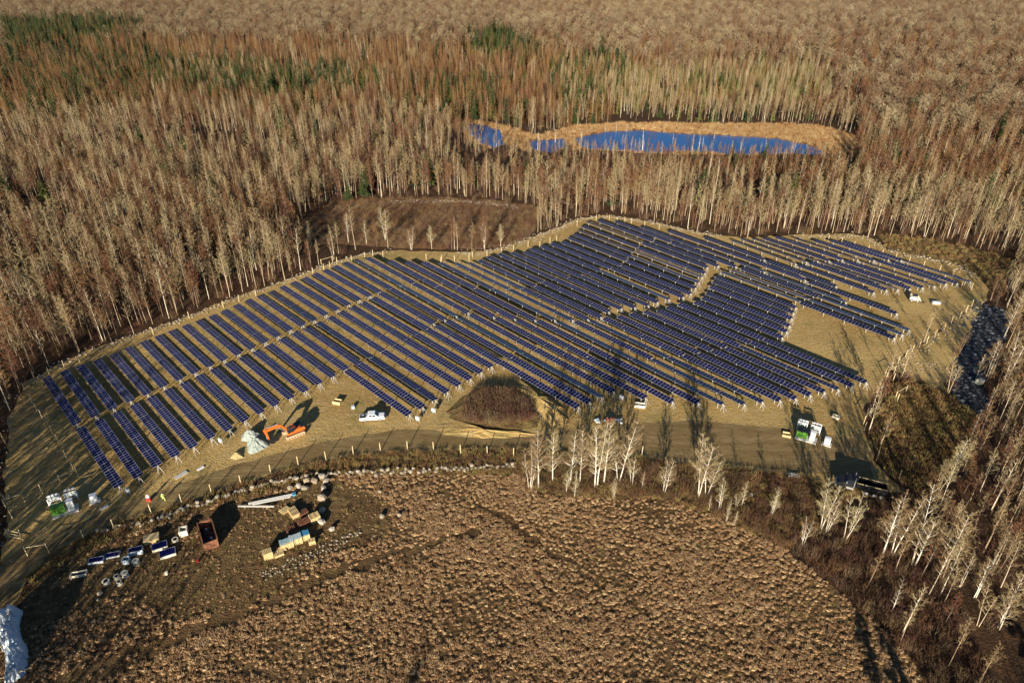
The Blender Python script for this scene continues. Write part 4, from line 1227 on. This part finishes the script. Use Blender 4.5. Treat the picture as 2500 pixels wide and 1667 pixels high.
for sy in (-1, 1):
    s_ = MB()
    s_.bar((1.2, sy * .95, 1.2), (1.2, sy * .95, 3.5), .09, 8)
    s_.build('exhaust_stack', M['chrome'], dk)
    t_ = MB()
    t_.box((1.9, sy * 1.06, .85), (1.4, .4, .42))
    t_.build('fuel_tank', M['chrome'], dk)
    m_ = MB()
    m_.box((2.75, sy * 1.4, 2.25), (.12, .2, .5))
    m_.build('mirror', M['chrome'], dk)
    h_ = MB()
    h_.box((4.48, sy * .8, 1.3), (.1, .3, .22))
    h_.build('headlight', M['chrome'], dk)
    for x in (3.6, -1.4, -2.75, -4.05): wheel(dk, x, sy * 1.0, .52, .42)
bp = MB()
bp.box((4.6, 0, .85), (.18, 2.2, .35))
bp.build('bumper', M['chrome'], dk)

# small loader with forks near the far right rows
p = at(2232, 735)
sk = empty('skid_loader', (p.x, p.y, .03), R(-20), 'tan and black loader parked below the far right row ends', 'loader')
b_ = MB()
b_.prism([(-1.5, .5), (-1.5, 1.5), (-.6, 1.55), (1.2, 1.0), (1.2, .5)], -.75, .75)
b_.build('body', M['cream'], sk)
c_ = MB()
c_.box((-.1, 0, 1.75), (1.2, 1.1, 1.0), 0, 0, .92)
cb = c_.build('cab', M['black'], sk)
g_ = MB()
g_.box((.52, 0, 1.75), (.04, .8, .7)).box((-.1, -.56, 1.75), (.8, .03, .6)).box((-.1, .56, 1.75), (.8, .03, .6))
g_.build('window', M['glass'], cb)
for sy in (-1, 1):
    a_ = MB()
    a_.tube([(-1.4, sy * .85, 1.7), (.6, sy * .85, 1.75), (1.7, sy * .85, .6)], .11, 6, 0, True)
    a_.build('lift_arm', M['cream'], sk)
    f_ = MB()
    f_.box((2.4, sy * .3, .12), (1.3, .14, .07)).box((1.78, sy * .3, .5), (.08, .14, .8))
    f_.build('fork', M['black'], sk)
    for x in (-.95, .75): wheel(sk, x, sy * .85, .45, .32)
p = at(2285, 742)
bx_ = empty('pallet_load', (p.x, p.y, .03), R(-8), 'white wrapped pallet load on the ground in front of the loader', 'pallet load')
MB().box((0, 0, .08), (2.6, 1.0, .14)).build('pallet', M['timber'], bx_)
MB().box((0, 0, .5), (2.5, .95, .7), 0, 0, .96).build('wrapped_goods', M['plastic'], bx_)

# red trencher and white sacks by the row ends
p = at(1491, 1033)
rt = empty('trencher', (p.x, p.y + .5, .03), R(8), 'small red wheeled trencher parked below the middle row ends', 'trencher')
MB().prism([(-1.1, .45), (-1.1, 1.0), (-.2, 1.1), (.9, .85), (1.1, .45)], -.5, .5).build('body', M['red'], rt)
MB().box((-.5, 0, 1.2), (.5, .5, .3)).build('seat', M['black'], rt)
r_ = MB()
r_.bar((-1.0, -.45, 1.0), (-1.0, -.45, 2.0), .04).bar((-1.0, .45, 1.0), (-1.0, .45, 2.0), .04).bar((-1.0, -.45, 2.0), (-1.0, .45, 2.0), .04)
r_.build('roll_bar', M['black'], rt)
a_ = MB()
a_.box((1.9, 0, .5), (1.7, .28, .34), .0)
a_.build('digging_arm', M['chrome'], rt)
for sy in (-1, 1):
    for x in (-.75, .7): wheel(rt, x, sy * .6, .38, .26)
for j, (x, y, lb) in enumerate([(1465, 1030, 'heap of white sacks left of the red trencher'), (1513, 1032, 'single white sack pile right of the red trencher')]):
    p = at(x, y)
    so = empty('sack_pile', (p.x, p.y, .03), j, lb, 'sacks')
    for k in range(6 if j == 0 else 3):
        MB().add(*(lambda q: ([(a[0], a[1], a[2] + .3) for a in q.v], q.f))(stone(400 + k + j * 9, .9, .6, .5))).build('sack', M['plastic'], so, (rng.uniform(-1.1, 1.1) * (1 - j * .5), rng.uniform(-.5, .5), .25 * (k // 4)), (0, 0, k))

# ------------------------------------------------------------------ transformer pads
def pad_site(origin, rz, side):
    L = lambda s: s + f' on the {side} concrete pad'
    c, s_ = math.cos(rz), math.sin(rz)
    def W_(x, y, z=0): return (origin[0] + x * c - y * s_, origin[1] + x * s_ + y * c, z)
    tag(MB().box((0, 0, .12), (4.6, 2.4, .24)).build('concrete_pad', M['concrete'], None, W_(0, 0, .03), (0, 0, rz)), f'pale {side} concrete pad under the green transformer', 'concrete pad')
    gt = empty('transformer', W_(-1.0, .25, .27), rz, L('green box transformer'), 'transformer')
    MB().box((0, 0, .8), (2.3, 1.5, 1.6)).build('cabinet', M['green'], gt)
    MB().box((0, .1, 1.64), (2.4, 1.5, .08)).build('lid', M['black'] if side == 'right' else M['green'], gt)
    d_ = MB()
    d_.box((-.56, -.765, .8), (1.05, .03, 1.4)).box((.56, -.765, .8), (1.05, .03, 1.4))
    d_.build('door', M['green'], gt)
    f_ = MB()
    for i in range(7): f_.box((-.9 + i * .3, .80, .8), (.05, .12, 1.3))
    f_.build('cooling_fin', M['green'], gt)
    sw = empty('switch_cabinet', W_(1.25, -.1, .27), rz, L('tall white switchgear cabinet'), 'cabinet')
    MB().box((0, 0, 1.15), (1.05, 1.0, 2.3)).build('cabinet', M['cabinet_white'], sw)
    MB().box((0, 0, 2.33), (1.2, 1.15, .06)).build('roof', M['cabinet_white'], sw)
    MB().box((0, -.515, 1.15), (.9, .03, 2.0)).build('door', M['cabinet_grey'], sw)
    for j, (x, y, n) in enumerate([(-1.5, 3.0, 'left'), (1.4, 3.2, 'right')]):
        rk = empty('inverter_rack', W_(x, y, .03), rz, f'{n} steel rack of string inverters behind the {side} concrete pad', 'inverter rack')
        fr = MB()
        for sx in (-1.0, 1.0):
            for sy in (-.55, .55): fr.box((sx, sy, 1.2), (.11, .11, 2.4))
            fr.bar((sx, -.55, .2), (sx, .55, 2.2), .05)
        for sy in (-.55, .55):
            for z in (.9, 2.35): fr.box((0, sy, z), (2.0, .1, .1))
        fr.bar((-1, -.56, .9), (0, -.56, 2.3), .045).bar((1, -.56, .9), (0, -.56, 2.3), .045)
        fr.build('frame', M['cabinet_white'], rk)
        for k in range(3):
            MB().box((-.62 + k * .62, -.35 if j else .35, 1.75), (.52, .32, .8)).build('inverter', M['cabinet_grey'], rk)
            MB().box((-.62 + k * .62, .3, 2.5), (.4, .34, .22)).build('bus_box', M['cabinet_white'], rk)
    x, y = (5.2, .3) if side == 'left' else (4.4, .2)
    tag(MB().box((0, 0, .1), (2.0, 1.6, .2)).build('concrete_pad', M['concrete'], None, W_(x, y, .03), (0, 0, rz)), f'small concrete pad right of the {side} transformer pad', 'concrete pad')
    sc = empty('meter_cabinet', W_(x, y + .2, .23), rz, f'pale grey meter cabinet on the small pad at {side}', 'cabinet')
    MB().box((0, 0, .7), (1.25, .9, 1.4)).build('cabinet', M['cabinet_grey'], sc)
    MB().box((0, 0, 1.43), (1.35, 1.0, .06)).build('roof', M['cabinet_white'], sc)
    MB().box((0, -.465, .7), (1.1, .03, 1.2)).build('door', M['cabinet_white'], sc)
pad_site((66.9, 122.7), R(-30), 'right')
pad_site((-88.7, 99.7), R(31), 'left')
YARD_PAD = ring([(2020, 1052), (2042, 1058), (2030, 1085), (1995, 1100)], 1, .2, 1.0)

# inverter cabinets on the row ends
for x, y, lb in [(316, 1206, 'grey string box on the brace of the nearest left row end'), (541, 1084, 'white string box by the braces above the stone piles'), (1021, 1030, 'pale string box at the foot of the rows right of the pickup'), (1060, 1010, 'grey string box among cables right of the pickup rows'), (1517, 978, 'white string box under the middle row ends')]:
    p = at(x, y)
    o = empty('string_box', (p.x, p.y, .03), R(-35), lb, 'string box')
    f_ = MB()
    f_.box((-.4, 0, .7), (.08, .08, 1.4)).box((.4, 0, .7), (.08, .08, 1.4))
    f_.build('leg', M['steel'], o)
    MB().box((0, -.1, 1.15), (1.0, .35, .95)).build('cabinet', M['cabinet_grey'], o)
    MB().box((0, -.29, 1.15), (.84, .03, .8)).build('door', M['cabinet_white'], o)

# ------------------------------------------------------------------ stored materials
s6 = 400 / 1342
def P6(x, y): return at(160 + x * s6, 1180 + y * s6)
def P7(x, y): return at(540 + x * s7, 1160 + y * s7)
def open_box(name, c, L_, W_, H_, rz, wall, floor, label, cat, fill_=None, legs=False, t=.1):
    o = empty(name, (c.x, c.y, .03), rz, label, cat)
    b_ = MB()
    b_.box((0, -W_ / 2, H_ / 2), (L_, t, H_)).box((0, W_ / 2, H_ / 2), (L_, t, H_))
    b_.box((-L_ / 2 + t / 2, 0, H_ / 2), (t, W_ - t, H_)).box((L_ / 2 - t / 2, 0, H_ / 2), (t, W_ - t, H_))
    b_.build('side_wall', wall, o)
    MB().box((0, 0, .06), (L_ - 2 * t, W_ - t, .12)).build('base', floor, o)
    if fill_: fill_(o)
    return o
def rubbish(o):
    for k in range(16):
        q = stone(500 + k, rng.uniform(.5, 1.1), rng.uniform(.4, .8), rng.uniform(.3, .6))
        q.build('rubbish', [M['rubbish'], M['rust'], M['black'], M['plastic']][0 if k % 8 else 3], o, (rng.uniform(-2.3, 2.3), rng.uniform(-.7, .7), rng.uniform(.5, .9)), (0, 0, k))
dp = open_box('dumpster', Vector((-57.5, 92.8, 0)), 6.2, 2.4, 1.9, R(121), M['rust'], M['black'], 'rusty open topped dumpster holding dark rubbish in the meadow', 'dumpster', rubbish)
rb = MB()
for i in range(8):
    for sy in (-1, 1): rb.box((-2.7 + i * .77, sy * 1.29, .9), (.12, .08, 1.7))
rb.box((0, -1.28, 1.9), (6.3, .2, .1)).box((0, 1.28, 1.9), (6.3, .2, .1))
rb.build('rib', M['rust'], dp)

def panel_crate(x, y, L_, W_, H_, rz, label, box_, off=0.0):
    p = P6(x, y)
    o = empty('panel_crate', (p.x, p.y, .03), R(rz), label, 'panel crate')
    MB().box((0, 0, H_ / 2), (L_, W_, H_)).build('crate', box_, o)
    f_ = MB()
    for sx in (-1, 1): f_.box((sx * L_ * .35, 0, .05), (.12, W_ + .1, .14))
    f_.build('skid', M['timber'], o)
    q = MB()
    a, b_ = L_ / 2 - .06, W_ / 2 - .06
    q.box((off, 0, H_ + .03), (2 * a - abs(off) * 2, 2 * b_, .05))
    q.build('solar_panel', M['cells'], o)
    e = MB()
    e.box((0, W_ / 2 - .03, H_ + .05), (L_, .06, .08)).box((0, -W_ / 2 + .03, H_ + .05), (L_, .06, .08)).box((L_ / 2 - .03, 0, H_ + .05), (.06, W_ - .12, .08)).box((-L_ / 2 + .03, 0, H_ + .05), (.06, W_ - .12, .08))
    e.build('rim', M['frame'], o)
panel_crate(256, 640, 2.5, 1.25, .5, 14, 'dark panel crate second from the left in the crate row', M['plastic'])
panel_crate(388, 592, 2.5, 1.2, .3, 17, 'blue panel crate third from the left in the crate row', M['plastic'])
panel_crate(582, 568, 2.4, 1.25, .9, 19, 'navy panel crate standing beside the small open white box', M['plastic'])
panel_crate(775, 525, 2.6, 1.7, .55, 27, 'cream sided crate of dark panels below the tan sheet', M['cream'])
panel_crate(840, 580, 2.7, 1.8, .5, 27, 'cream framed twin panel crate lowest of the crate row', M['cream'])
p = P6(710, 468)
o = empty('covered_stack', (p.x, p.y, .03), R(24), 'stack of boards under a tan sheet above the panel crates', 'covered stack')
MB().box((0, 0, .45), (2.5, 1.6, .9)).build('stack', M['timber'], o)
MB().box((0, 0, .93), (2.7, 1.8, .07)).build('cover_sheet', M['carton'], o)
open_box('open_carton', P6(502, 645), 1.15, 1.0, 1.0, R(14), M['plastic'], M['black'], 'small white open box beside the navy panel crate', 'box')
open_box('long_carton', P6(112, 752), 2.6, 1.0, .6, R(16), M['cream'], M['cells'], 'long low white carton farthest left below the crate row', 'carton')
open_box('round_bin', P6(972, 412), 1.5, 1.4, 1.3, R(20), M['cream'], M['rust'], 'cream open bin above the crates, left of the dumpster', 'bin', None, False, .22)
def spool(x, y, r, h, label, flat=True):
    p = P6(x, y)
    o = empty('cable_spool', (p.x, p.y, .03), rng.uniform(0, 6), label, 'cable spool')
    MB().disc((0, 0, h / 2), r * .62, h, 'z', 16).build('drum', M['cream'], o)
    for z in (.04, h - .04):
        q = MB()
        q.disc((0, 0, z), r, .08, 'z', 18)
        q.build('flange', M['cream'], o)
    MB().disc((0, 0, h + .012), r * .2, .02, 'z', 10).build('hub', M['black'], o)
spool(338, 822, .62, .8, 'largest cream cable spool, lowest left of the group')
spool(425, 780, .5, .75, 'cream cable spool second from the left in its group')
spool(492, 758, .6, .95, 'taller cream cable spool at the right of the group')
spool(445, 825, .46, .75, 'small cream cable spool nearest the camera in the group')
spool(582, 658, .6, .9, 'cream cable spool alone under the navy panel crate')
spool(900, 470, .6, .5, 'white cable spool lying beside the cream bin')
# small scattered things
for x, y, L_, H_, mt, lb, cat in [(1085, 640, .5, .5, 'red', 'small red can standing in the grass below the dumpster', 'can'), (830, 745, .6, .6, 'cream', 'small pale pail in the grass right of the spools', 'pail')]:
    p = P6(x, y)
    o = empty('pail', (p.x, p.y, .03), 0, lb, cat)
    MB().tube([(0, 0, 0), (0, 0, H_)], [L_ * .4, L_ * .5], 12, 0, True).build('body', M[mt], o)
    MB().tube([(L_ * .5 * math.cos(a), 0, H_ + L_ * .4 * math.sin(a)) for a in [i * math.pi / 6 for i in range(7)]], .03, 4).build('handle', M['black'], o)

# pallets and timber crates
def pallet_mb(L_=1.3, W_=1.1):
    b_ = MB()
    for i in range(6): b_.box((-L_ / 2 + .08 + i * (L_ - .16) / 5, 0, .15), (.15, W_, .03))
    for sy in (-1, 0, 1): b_.box((0, sy * (W_ / 2 - .06), .07), (L_, .1, .12))
    return b_
PALLET = pallet_mb().mesh('pallet', M['timber'])
DPALLET = pallet_mb(1.7, 1.3).mesh('pallet', M['rust'])
def stack(x, y, n, rz, label, me_=None, sc=1.0):
    p = P7(x, y)
    o = empty('pallet_stack', (p.x, p.y, .03), R(rz), label, 'pallet stack')
    for k in range(n): link('pallet', me_ or PALLET, o, (rng.uniform(-.05, .05), rng.uniform(-.05, .05), .175 * k), (0, 0, rng.uniform(-.05, .05)), (sc, sc, 1))
    return o
stack(352, 610, 9, 30, 'tall stack of yellow timber pallets at the left end', None, 1.25)
stack(430, 590, 3, 32, 'low pallet stack between the tall stack and tarped crates', None, 1.3)
stack(612, 290, 4, 40, 'dark brown pallet stack behind the slatted crate', DPALLET)
stack(615, 365, 5, 35, 'dark pallet stack in front of the slatted crate', DPALLET, 1.2)
stack(475, 265, 2, 50, 'scattered pale pallets under the steel beam end', None, 1.4)
stack(515, 405, 2, 30, 'single dark pallet left of the tarped crates', DPALLET)
def slat_crate(x, y, L_, W_, H_, rz, label, tarp=None, posts_=4):
    p = P7(x, y)
    o = empty('timber_crate', (p.x, p.y, .03), R(rz), label, 'timber crate')
    MB().box((0, 0, H_ / 2), (L_ - .14, W_ - .14, H_ - .05)).build('load', M['carton'], o)
    s_ = MB()
    n = max(4, int(L_ / .45))
    for i in range(n):
        for sy in (-1, 1): s_.box((-L_ / 2 + .1 + i * (L_ - .2) / (n - 1), sy * W_ / 2, H_ / 2), (.13, .05, H_))
    for sx in (-1, 1):
        for z in (.12, H_ * .5, H_ - .1): s_.box((sx * L_ / 2, 0, z), (.05, W_, .12))
    for z in (.12, H_ - .1):
        for sy in (-1, 1): s_.box((0, sy * (W_ / 2 + .03), z), (L_, .04, .12))
    if not tarp:
        for i in range(5): s_.box((0, -W_ / 2 + .12 + i * (W_ - .24) / 4, H_ + .02), (L_, .12, .05))
        for i in range(3): s_.box((-L_ / 2 + .1 + i * (L_ - .2) / 2, 0, H_ + .065), (.12, W_, .04))
    s_.build('slat', M['timber'], o)
    if tarp:
        t_ = MB()
        for i in range(6):
            w = L_ / 6
            t_.box((-L_ / 2 + w * (i + .5), rng.uniform(-.1, .1), H_ + .03 + rng.uniform(0, .1)), (w * .97, W_ * rng.uniform(.8, 1.0), .07), rng.uniform(-.06, .06))
        t_.build('cover_sheet', tarp, o)
slat_crate(492, 530, 2.4, 1.5, 1.3, 28, 'left timber crate under pale blue plastic in the crate row', plain('pale_blue_film', (.30, .42, .44), .35, 0, .3, 2))
slat_crate(560, 500, 2.2, 1.5, 1.4, 28, 'middle timber crate under crumpled plastic in the crate row', plain('grey_blue_film', (.42, .50, .50), .35, 0, .3, 2))
slat_crate(622, 470, 1.9, 1.5, 1.3, 28, 'right timber crate under bright blue sheet in the crate row', M['tarp_blue'])
slat_crate(680, 505, 1.2, 1.0, .8, 20, 'small timber crate at the right end of the crate row')
slat_crate(700, 335, 1.9, 1.6, 1.3, 35, 'yellow slatted crate beside the boulders right of the dark pallets')
slat_crate(545, 290, 2.6, 1.5, .8, 128, 'long low timber bundle between beams and dark pallets')
slat_crate(452, 562, 1.6, 1.1, .5, 28, 'low tan crate sloping beside the tall pallet stack')
for a, b_, n, lb in [((205, 222), (545, 150), 3, 'upper bundle of long steel beams with a blue end cap'), ((235, 226), (520, 168), 2, 'lower pair of long steel beams beside the bundle'), ((130, 238), (398, 240), 2, 'flat pair of steel beams lying apart at the left')]:
    A_, B_ = P7(*a), P7(*b_)
    o = empty('beam_bundle', (A_.x, A_.y, .03), 0, lb, 'steel beams')
    d = B_ - A_
    nn = Vector((-d.y, d.x, 0)).normalized()
    for k in range(n):
        q = MB()
        q.bar(nn * (k - 1) * .2 + Vector((0, 0, .35)), d + nn * (k - 1) * .2 + Vector((0, 0, .35)), .085, 4)
        q.build('beam', M['steel'], o)
    q = MB()
    for f in (.2, .8): q.bar(d * f - nn * .5 + Vector((0, 0, .13)), d * f + nn * .5 + Vector((0, 0, .13)), .1, 4)
    q.build('bearer', M['timber'], o)
    if n == 3:
        MB().box((0, 0, .35), (.7, .8, .35), math.atan2(d.y, d.x)).build('end_cap', M['tarp_blue'], o, d)

# odds and ends in the yard
def yard_box(x, y, L_, W_, H_, rz, mt, lb, cat, name):
    p = at(x, y)
    o = empty(name, (p.x, p.y, .03), R(rz), lb, cat)
    MB().box((0, 0, H_ / 2), (L_, W_, H_)).build('body', M[mt], o)
    MB().box((0, 0, H_ + .02), (L_ * 1.05, W_ * 1.05, .05)).build('lid', M[mt], o)
yard_box(862, 997, .7, .6, .7, 20, 'plastic', 'small white box alone on the dirt left of the pickup', 'box', 'small_box')
yard_box(442, 1160, 2.6, 1.0, .12, 52, 'concrete', 'pale flat board lying near the people on the road', 'board', 'flat_board')
yard_box(490, 1144, 1.4, .5, .15, 55, 'cabinet_white', 'thin blue white panel offcut lying on the road edge', 'board', 'flat_board')
yard_box(1938, 1163, 2.2, 1.0, .4, -15, 'cream', 'cream trough lying at the lower yard edge', 'trough', 'trough')
yard_box(364, 1222, .75, .5, .55, 10, 'red', 'red tool box at the feet of the left person', 'tool box', 'tool_box')
yard_box(255, 1240, 1.5, .5, .2, 55, 'cabinet_grey', 'grey plank beside the broken pallets right of the left pad', 'plank', 'plank')
yard_box(1833, 1210, .5, .4, .5, 0, 'plastic', 'tiny white box in the dark brush below the yard', 'box', 'small_box')
yard_box(2390, 936, 1.6, 1.2, 1.1, 20, 'cream', 'single squarish tan block beside the shaded stones', 'block', 'stone_block')
p = at(824, 984)
op = open_box('open_crate', p, 2.0, 1.3, .8, R(-15), M['timber'], M['carton'], 'open timber crate on the dirt between excavator and pickup', 'crate')
p = at(1562, 992)
open_box('open_crate', p, 2.6, 1.2, .7, R(-12), M['cream'], M['rubbish'], 'pale crate of scrap in front of the middle row ends', 'crate')
p = at(1920, 1063)
open_box('open_crate', p, 1.8, 1.4, .5, R(-20), M['timber'], M['carton'], 'low timber tray left of the right transformer pad', 'crate')
p = at(2040, 1020)
open_box('open_crate', p, 1.6, 1.0, .6, R(-40), M['cream'], M['rubbish'], 'pale broken box on bare dirt above the right pad', 'crate')
p = at(232, 1243)
o = empty('scrap_heap', (p.x, p.y, .03), 0, 'heap of reddish broken pallets right of the left pad', 'scrap heap')
for k in range(9): MB().box((0, 0, 0), (1.3, .14, .06)).build('board', M['timber'] if k % 2 else M['rust'], o, (rng.uniform(-.9, .9), rng.uniform(-.5, .5), .1 + .08 * k), (rng.uniform(-.2, .2), rng.uniform(-.3, .3), rng.uniform(0, 3)))

# crumpled white sheeting over a heap at the lower left corner
hp = empty('sheeted_heap', (-80.2, 69.8, 0), R(-56), 'tall heap draped in torn white plastic sheeting at the lower left corner', 'sheeted heap')
h_ = MB()
nx, ny = 34, 12
hr = random.Random(3)
for i in range(nx):
    for j in range(ny):
        x, y = (i / (nx - 1) - .5) * 15, (j / (ny - 1) - .5) * 2.9
        e = (1 - abs(2 * j / (ny - 1) - 1) ** 3) * (1 - abs(2 * i / (nx - 1) - 1) ** 8)
        z = e * (3.1 + .9 * math.sin(x * .75 + .6) + .35 * math.sin(x * 2.1 + y)) + hr.uniform(-.45, .45) * (e > .1)
        h_.v.append((x + hr.uniform(-.2, .2), y + hr.uniform(-.15, .15) + .5 * math.sin(x * .5), max(-.05, z)))
for i in range(nx - 1):
    for j in range(ny - 1):
        h_.f.append((i * ny + j, (i + 1) * ny + j, (i + 1) * ny + j + 1, i * ny + j + 1))
h_.m = [0] * len(h_.f)
h_.build('plastic_sheet', M['plastic'], hp)
for k, (a, b_) in enumerate([((-5, -3.6, .2), (-4.4, .5, 3.2)), ((1, -4.0, .2), (1.6, .3, 3.3)), ((5.5, -2, .1), (7.5, 2.6, 1.6))]):
    MB().bar(a, b_, .12, 6).build('pole', M['post_wood'], hp)
tag(stone(700, 1.0, .9, .8).build('boulder', M['rock'], None, at(245, 1450) + Vector((0, 0, .3))), 'round stone beside the shadow of the sheeted heap', 'boulder')
tag(stone(701, .6, .5, .5).build('boulder', M['rock'], None, at(240, 1465) + Vector((0, 0, .15))), 'small white stone just below the round stone', 'boulder')

# ------------------------------------------------------------------ people
def person(loc, rz, label, joints, radii, top_mat, leg_mat, hat):
    o = empty('person', loc, rz, label, 'person')
    names = list(joints)
    edges = [('hip', 'waist'), ('waist', 'chest'), ('chest', 'neck'), ('neck', 'head'), ('head', 'crown')]
    for s_ in 'lr':
        edges += [('chest', 'sh' + s_), ('sh' + s_, 'el' + s_), ('el' + s_, 'wr' + s_), ('wr' + s_, 'ha' + s_), ('hip', 'th' + s_), ('th' + s_, 'kn' + s_), ('kn' + s_, 'an' + s_), ('an' + s_, 'to' + s_)]
    me_ = bpy.data.meshes.new('body')
    me_.from_pydata([joints[n] for n in names], [(names.index(a), names.index(b)) for a, b in edges], [])
    me_.materials.append(top_mat); me_.materials.append(leg_mat); me_.materials.append(M['skin'])
    b_ = link('body', me_, o)
    sk_ = b_.modifiers.new('skin', 'SKIN')
    lay = me_.skin_vertices[0].data if me_.skin_vertices else None
    if lay:
        for i, n in enumerate(names):
            r_ = radii.get(n.rstrip('lr') if n[:-1] in ('sh', 'el', 'wr', 'ha', 'th', 'kn', 'an', 'to') else n, .06)
            lay[i].radius = (r_, r_)
            lay[i].use_root = n == 'hip'
    ss = b_.modifiers.new('smooth', 'SUBSURF')
    ss.levels = ss.render_levels = 1
    q = MB()
    z = joints['head']
    q.tube([(z[0], z[1], z[2] + .04), (z[0], z[1], z[2] + .12), (z[0], z[1], z[2] + .17)], [.14, .125, .05], 10, 0, True)
    q.disc((z[0] + .03, z[1], z[2] + .05), .165, .02, 'z', 12)
    q.build('hard_hat', hat, o)
    v = MB()
    c, h = joints['chest'], joints['waist']
    v.tube([(h[0], h[1], h[2] - .05), (h[0] * .5 + c[0] * .5, c[1] * .5 + h[1] * .5, (h[2] + c[2]) / 2), (c[0], c[1], c[2] + .05)], [.19, .20, .20], 10)
    v.build('vest', top_mat, o)
    t_ = MB()
    for s_ in 'lr': t_.tube([joints['th' + s_], joints['kn' + s_], joints['an' + s_]], [.115, .085, .075], 8)
    t_.build('trousers', leg_mat, o)
    return o
RAD = dict(hip=.15, waist=.14, chest=.17, neck=.06, head=.095, crown=.07, sh=.075, el=.05, wr=.036, ha=.045, th=.09, kn=.065, an=.045, to=.045)
stand = dict(hip=(0, 0, .95), waist=(0, 0, 1.12), chest=(.02, 0, 1.36), neck=(.03, 0, 1.52), head=(.05, 0, 1.64), crown=(.05, 0, 1.74),
             shl=(.02, .2, 1.42), ell=(.05, .27, 1.15), wrl=(.2, .25, .98), hal=(.27, .24, .92), shr=(.02, -.2, 1.42), elr=(.05, -.27, 1.15), wrr=(.22, -.24, 1.02), har=(.29, -.22, .97),
             thl=(0, .1, .86), knl=(.04, .12, .48), anl=(0, .12, .07), tol=(.16, .13, .04), thr=(0, -.1, .86), knr=(.03, -.12, .48), anr=(-.03, -.12, .07), tor=(.13, -.13, .04))
stride = dict(stand, ell=(.1, .3, 1.22), wrl=(.3, .2, 1.32), hal=(.36, .16, 1.36), elr=(.12, -.32, 1.25), wrr=(.3, -.3, 1.42), har=(.33, -.28, 1.5),
              knl=(.22, .13, .5), anl=(.32, .15, .07), tol=(.48, .16, .04), knr=(-.06, -.12, .48), anr=(-.28, -.14, .1), tor=(-.14, -.15, .04))
p = at(362, 1226)
person((p.x, p.y + .35, .05), R(-75), 'person in pale shirt standing behind a red tool box on the road', stand, RAD, M['pale_cloth'], M['dark_cloth'], M['plastic'])
p = at(400, 1221)
person((p.x, p.y, .05), R(-40), 'person in bright hi vis clothing walking with raised arms on the road', stride, RAD, M['hi_vis'], M['hi_vis'], M['plastic'])
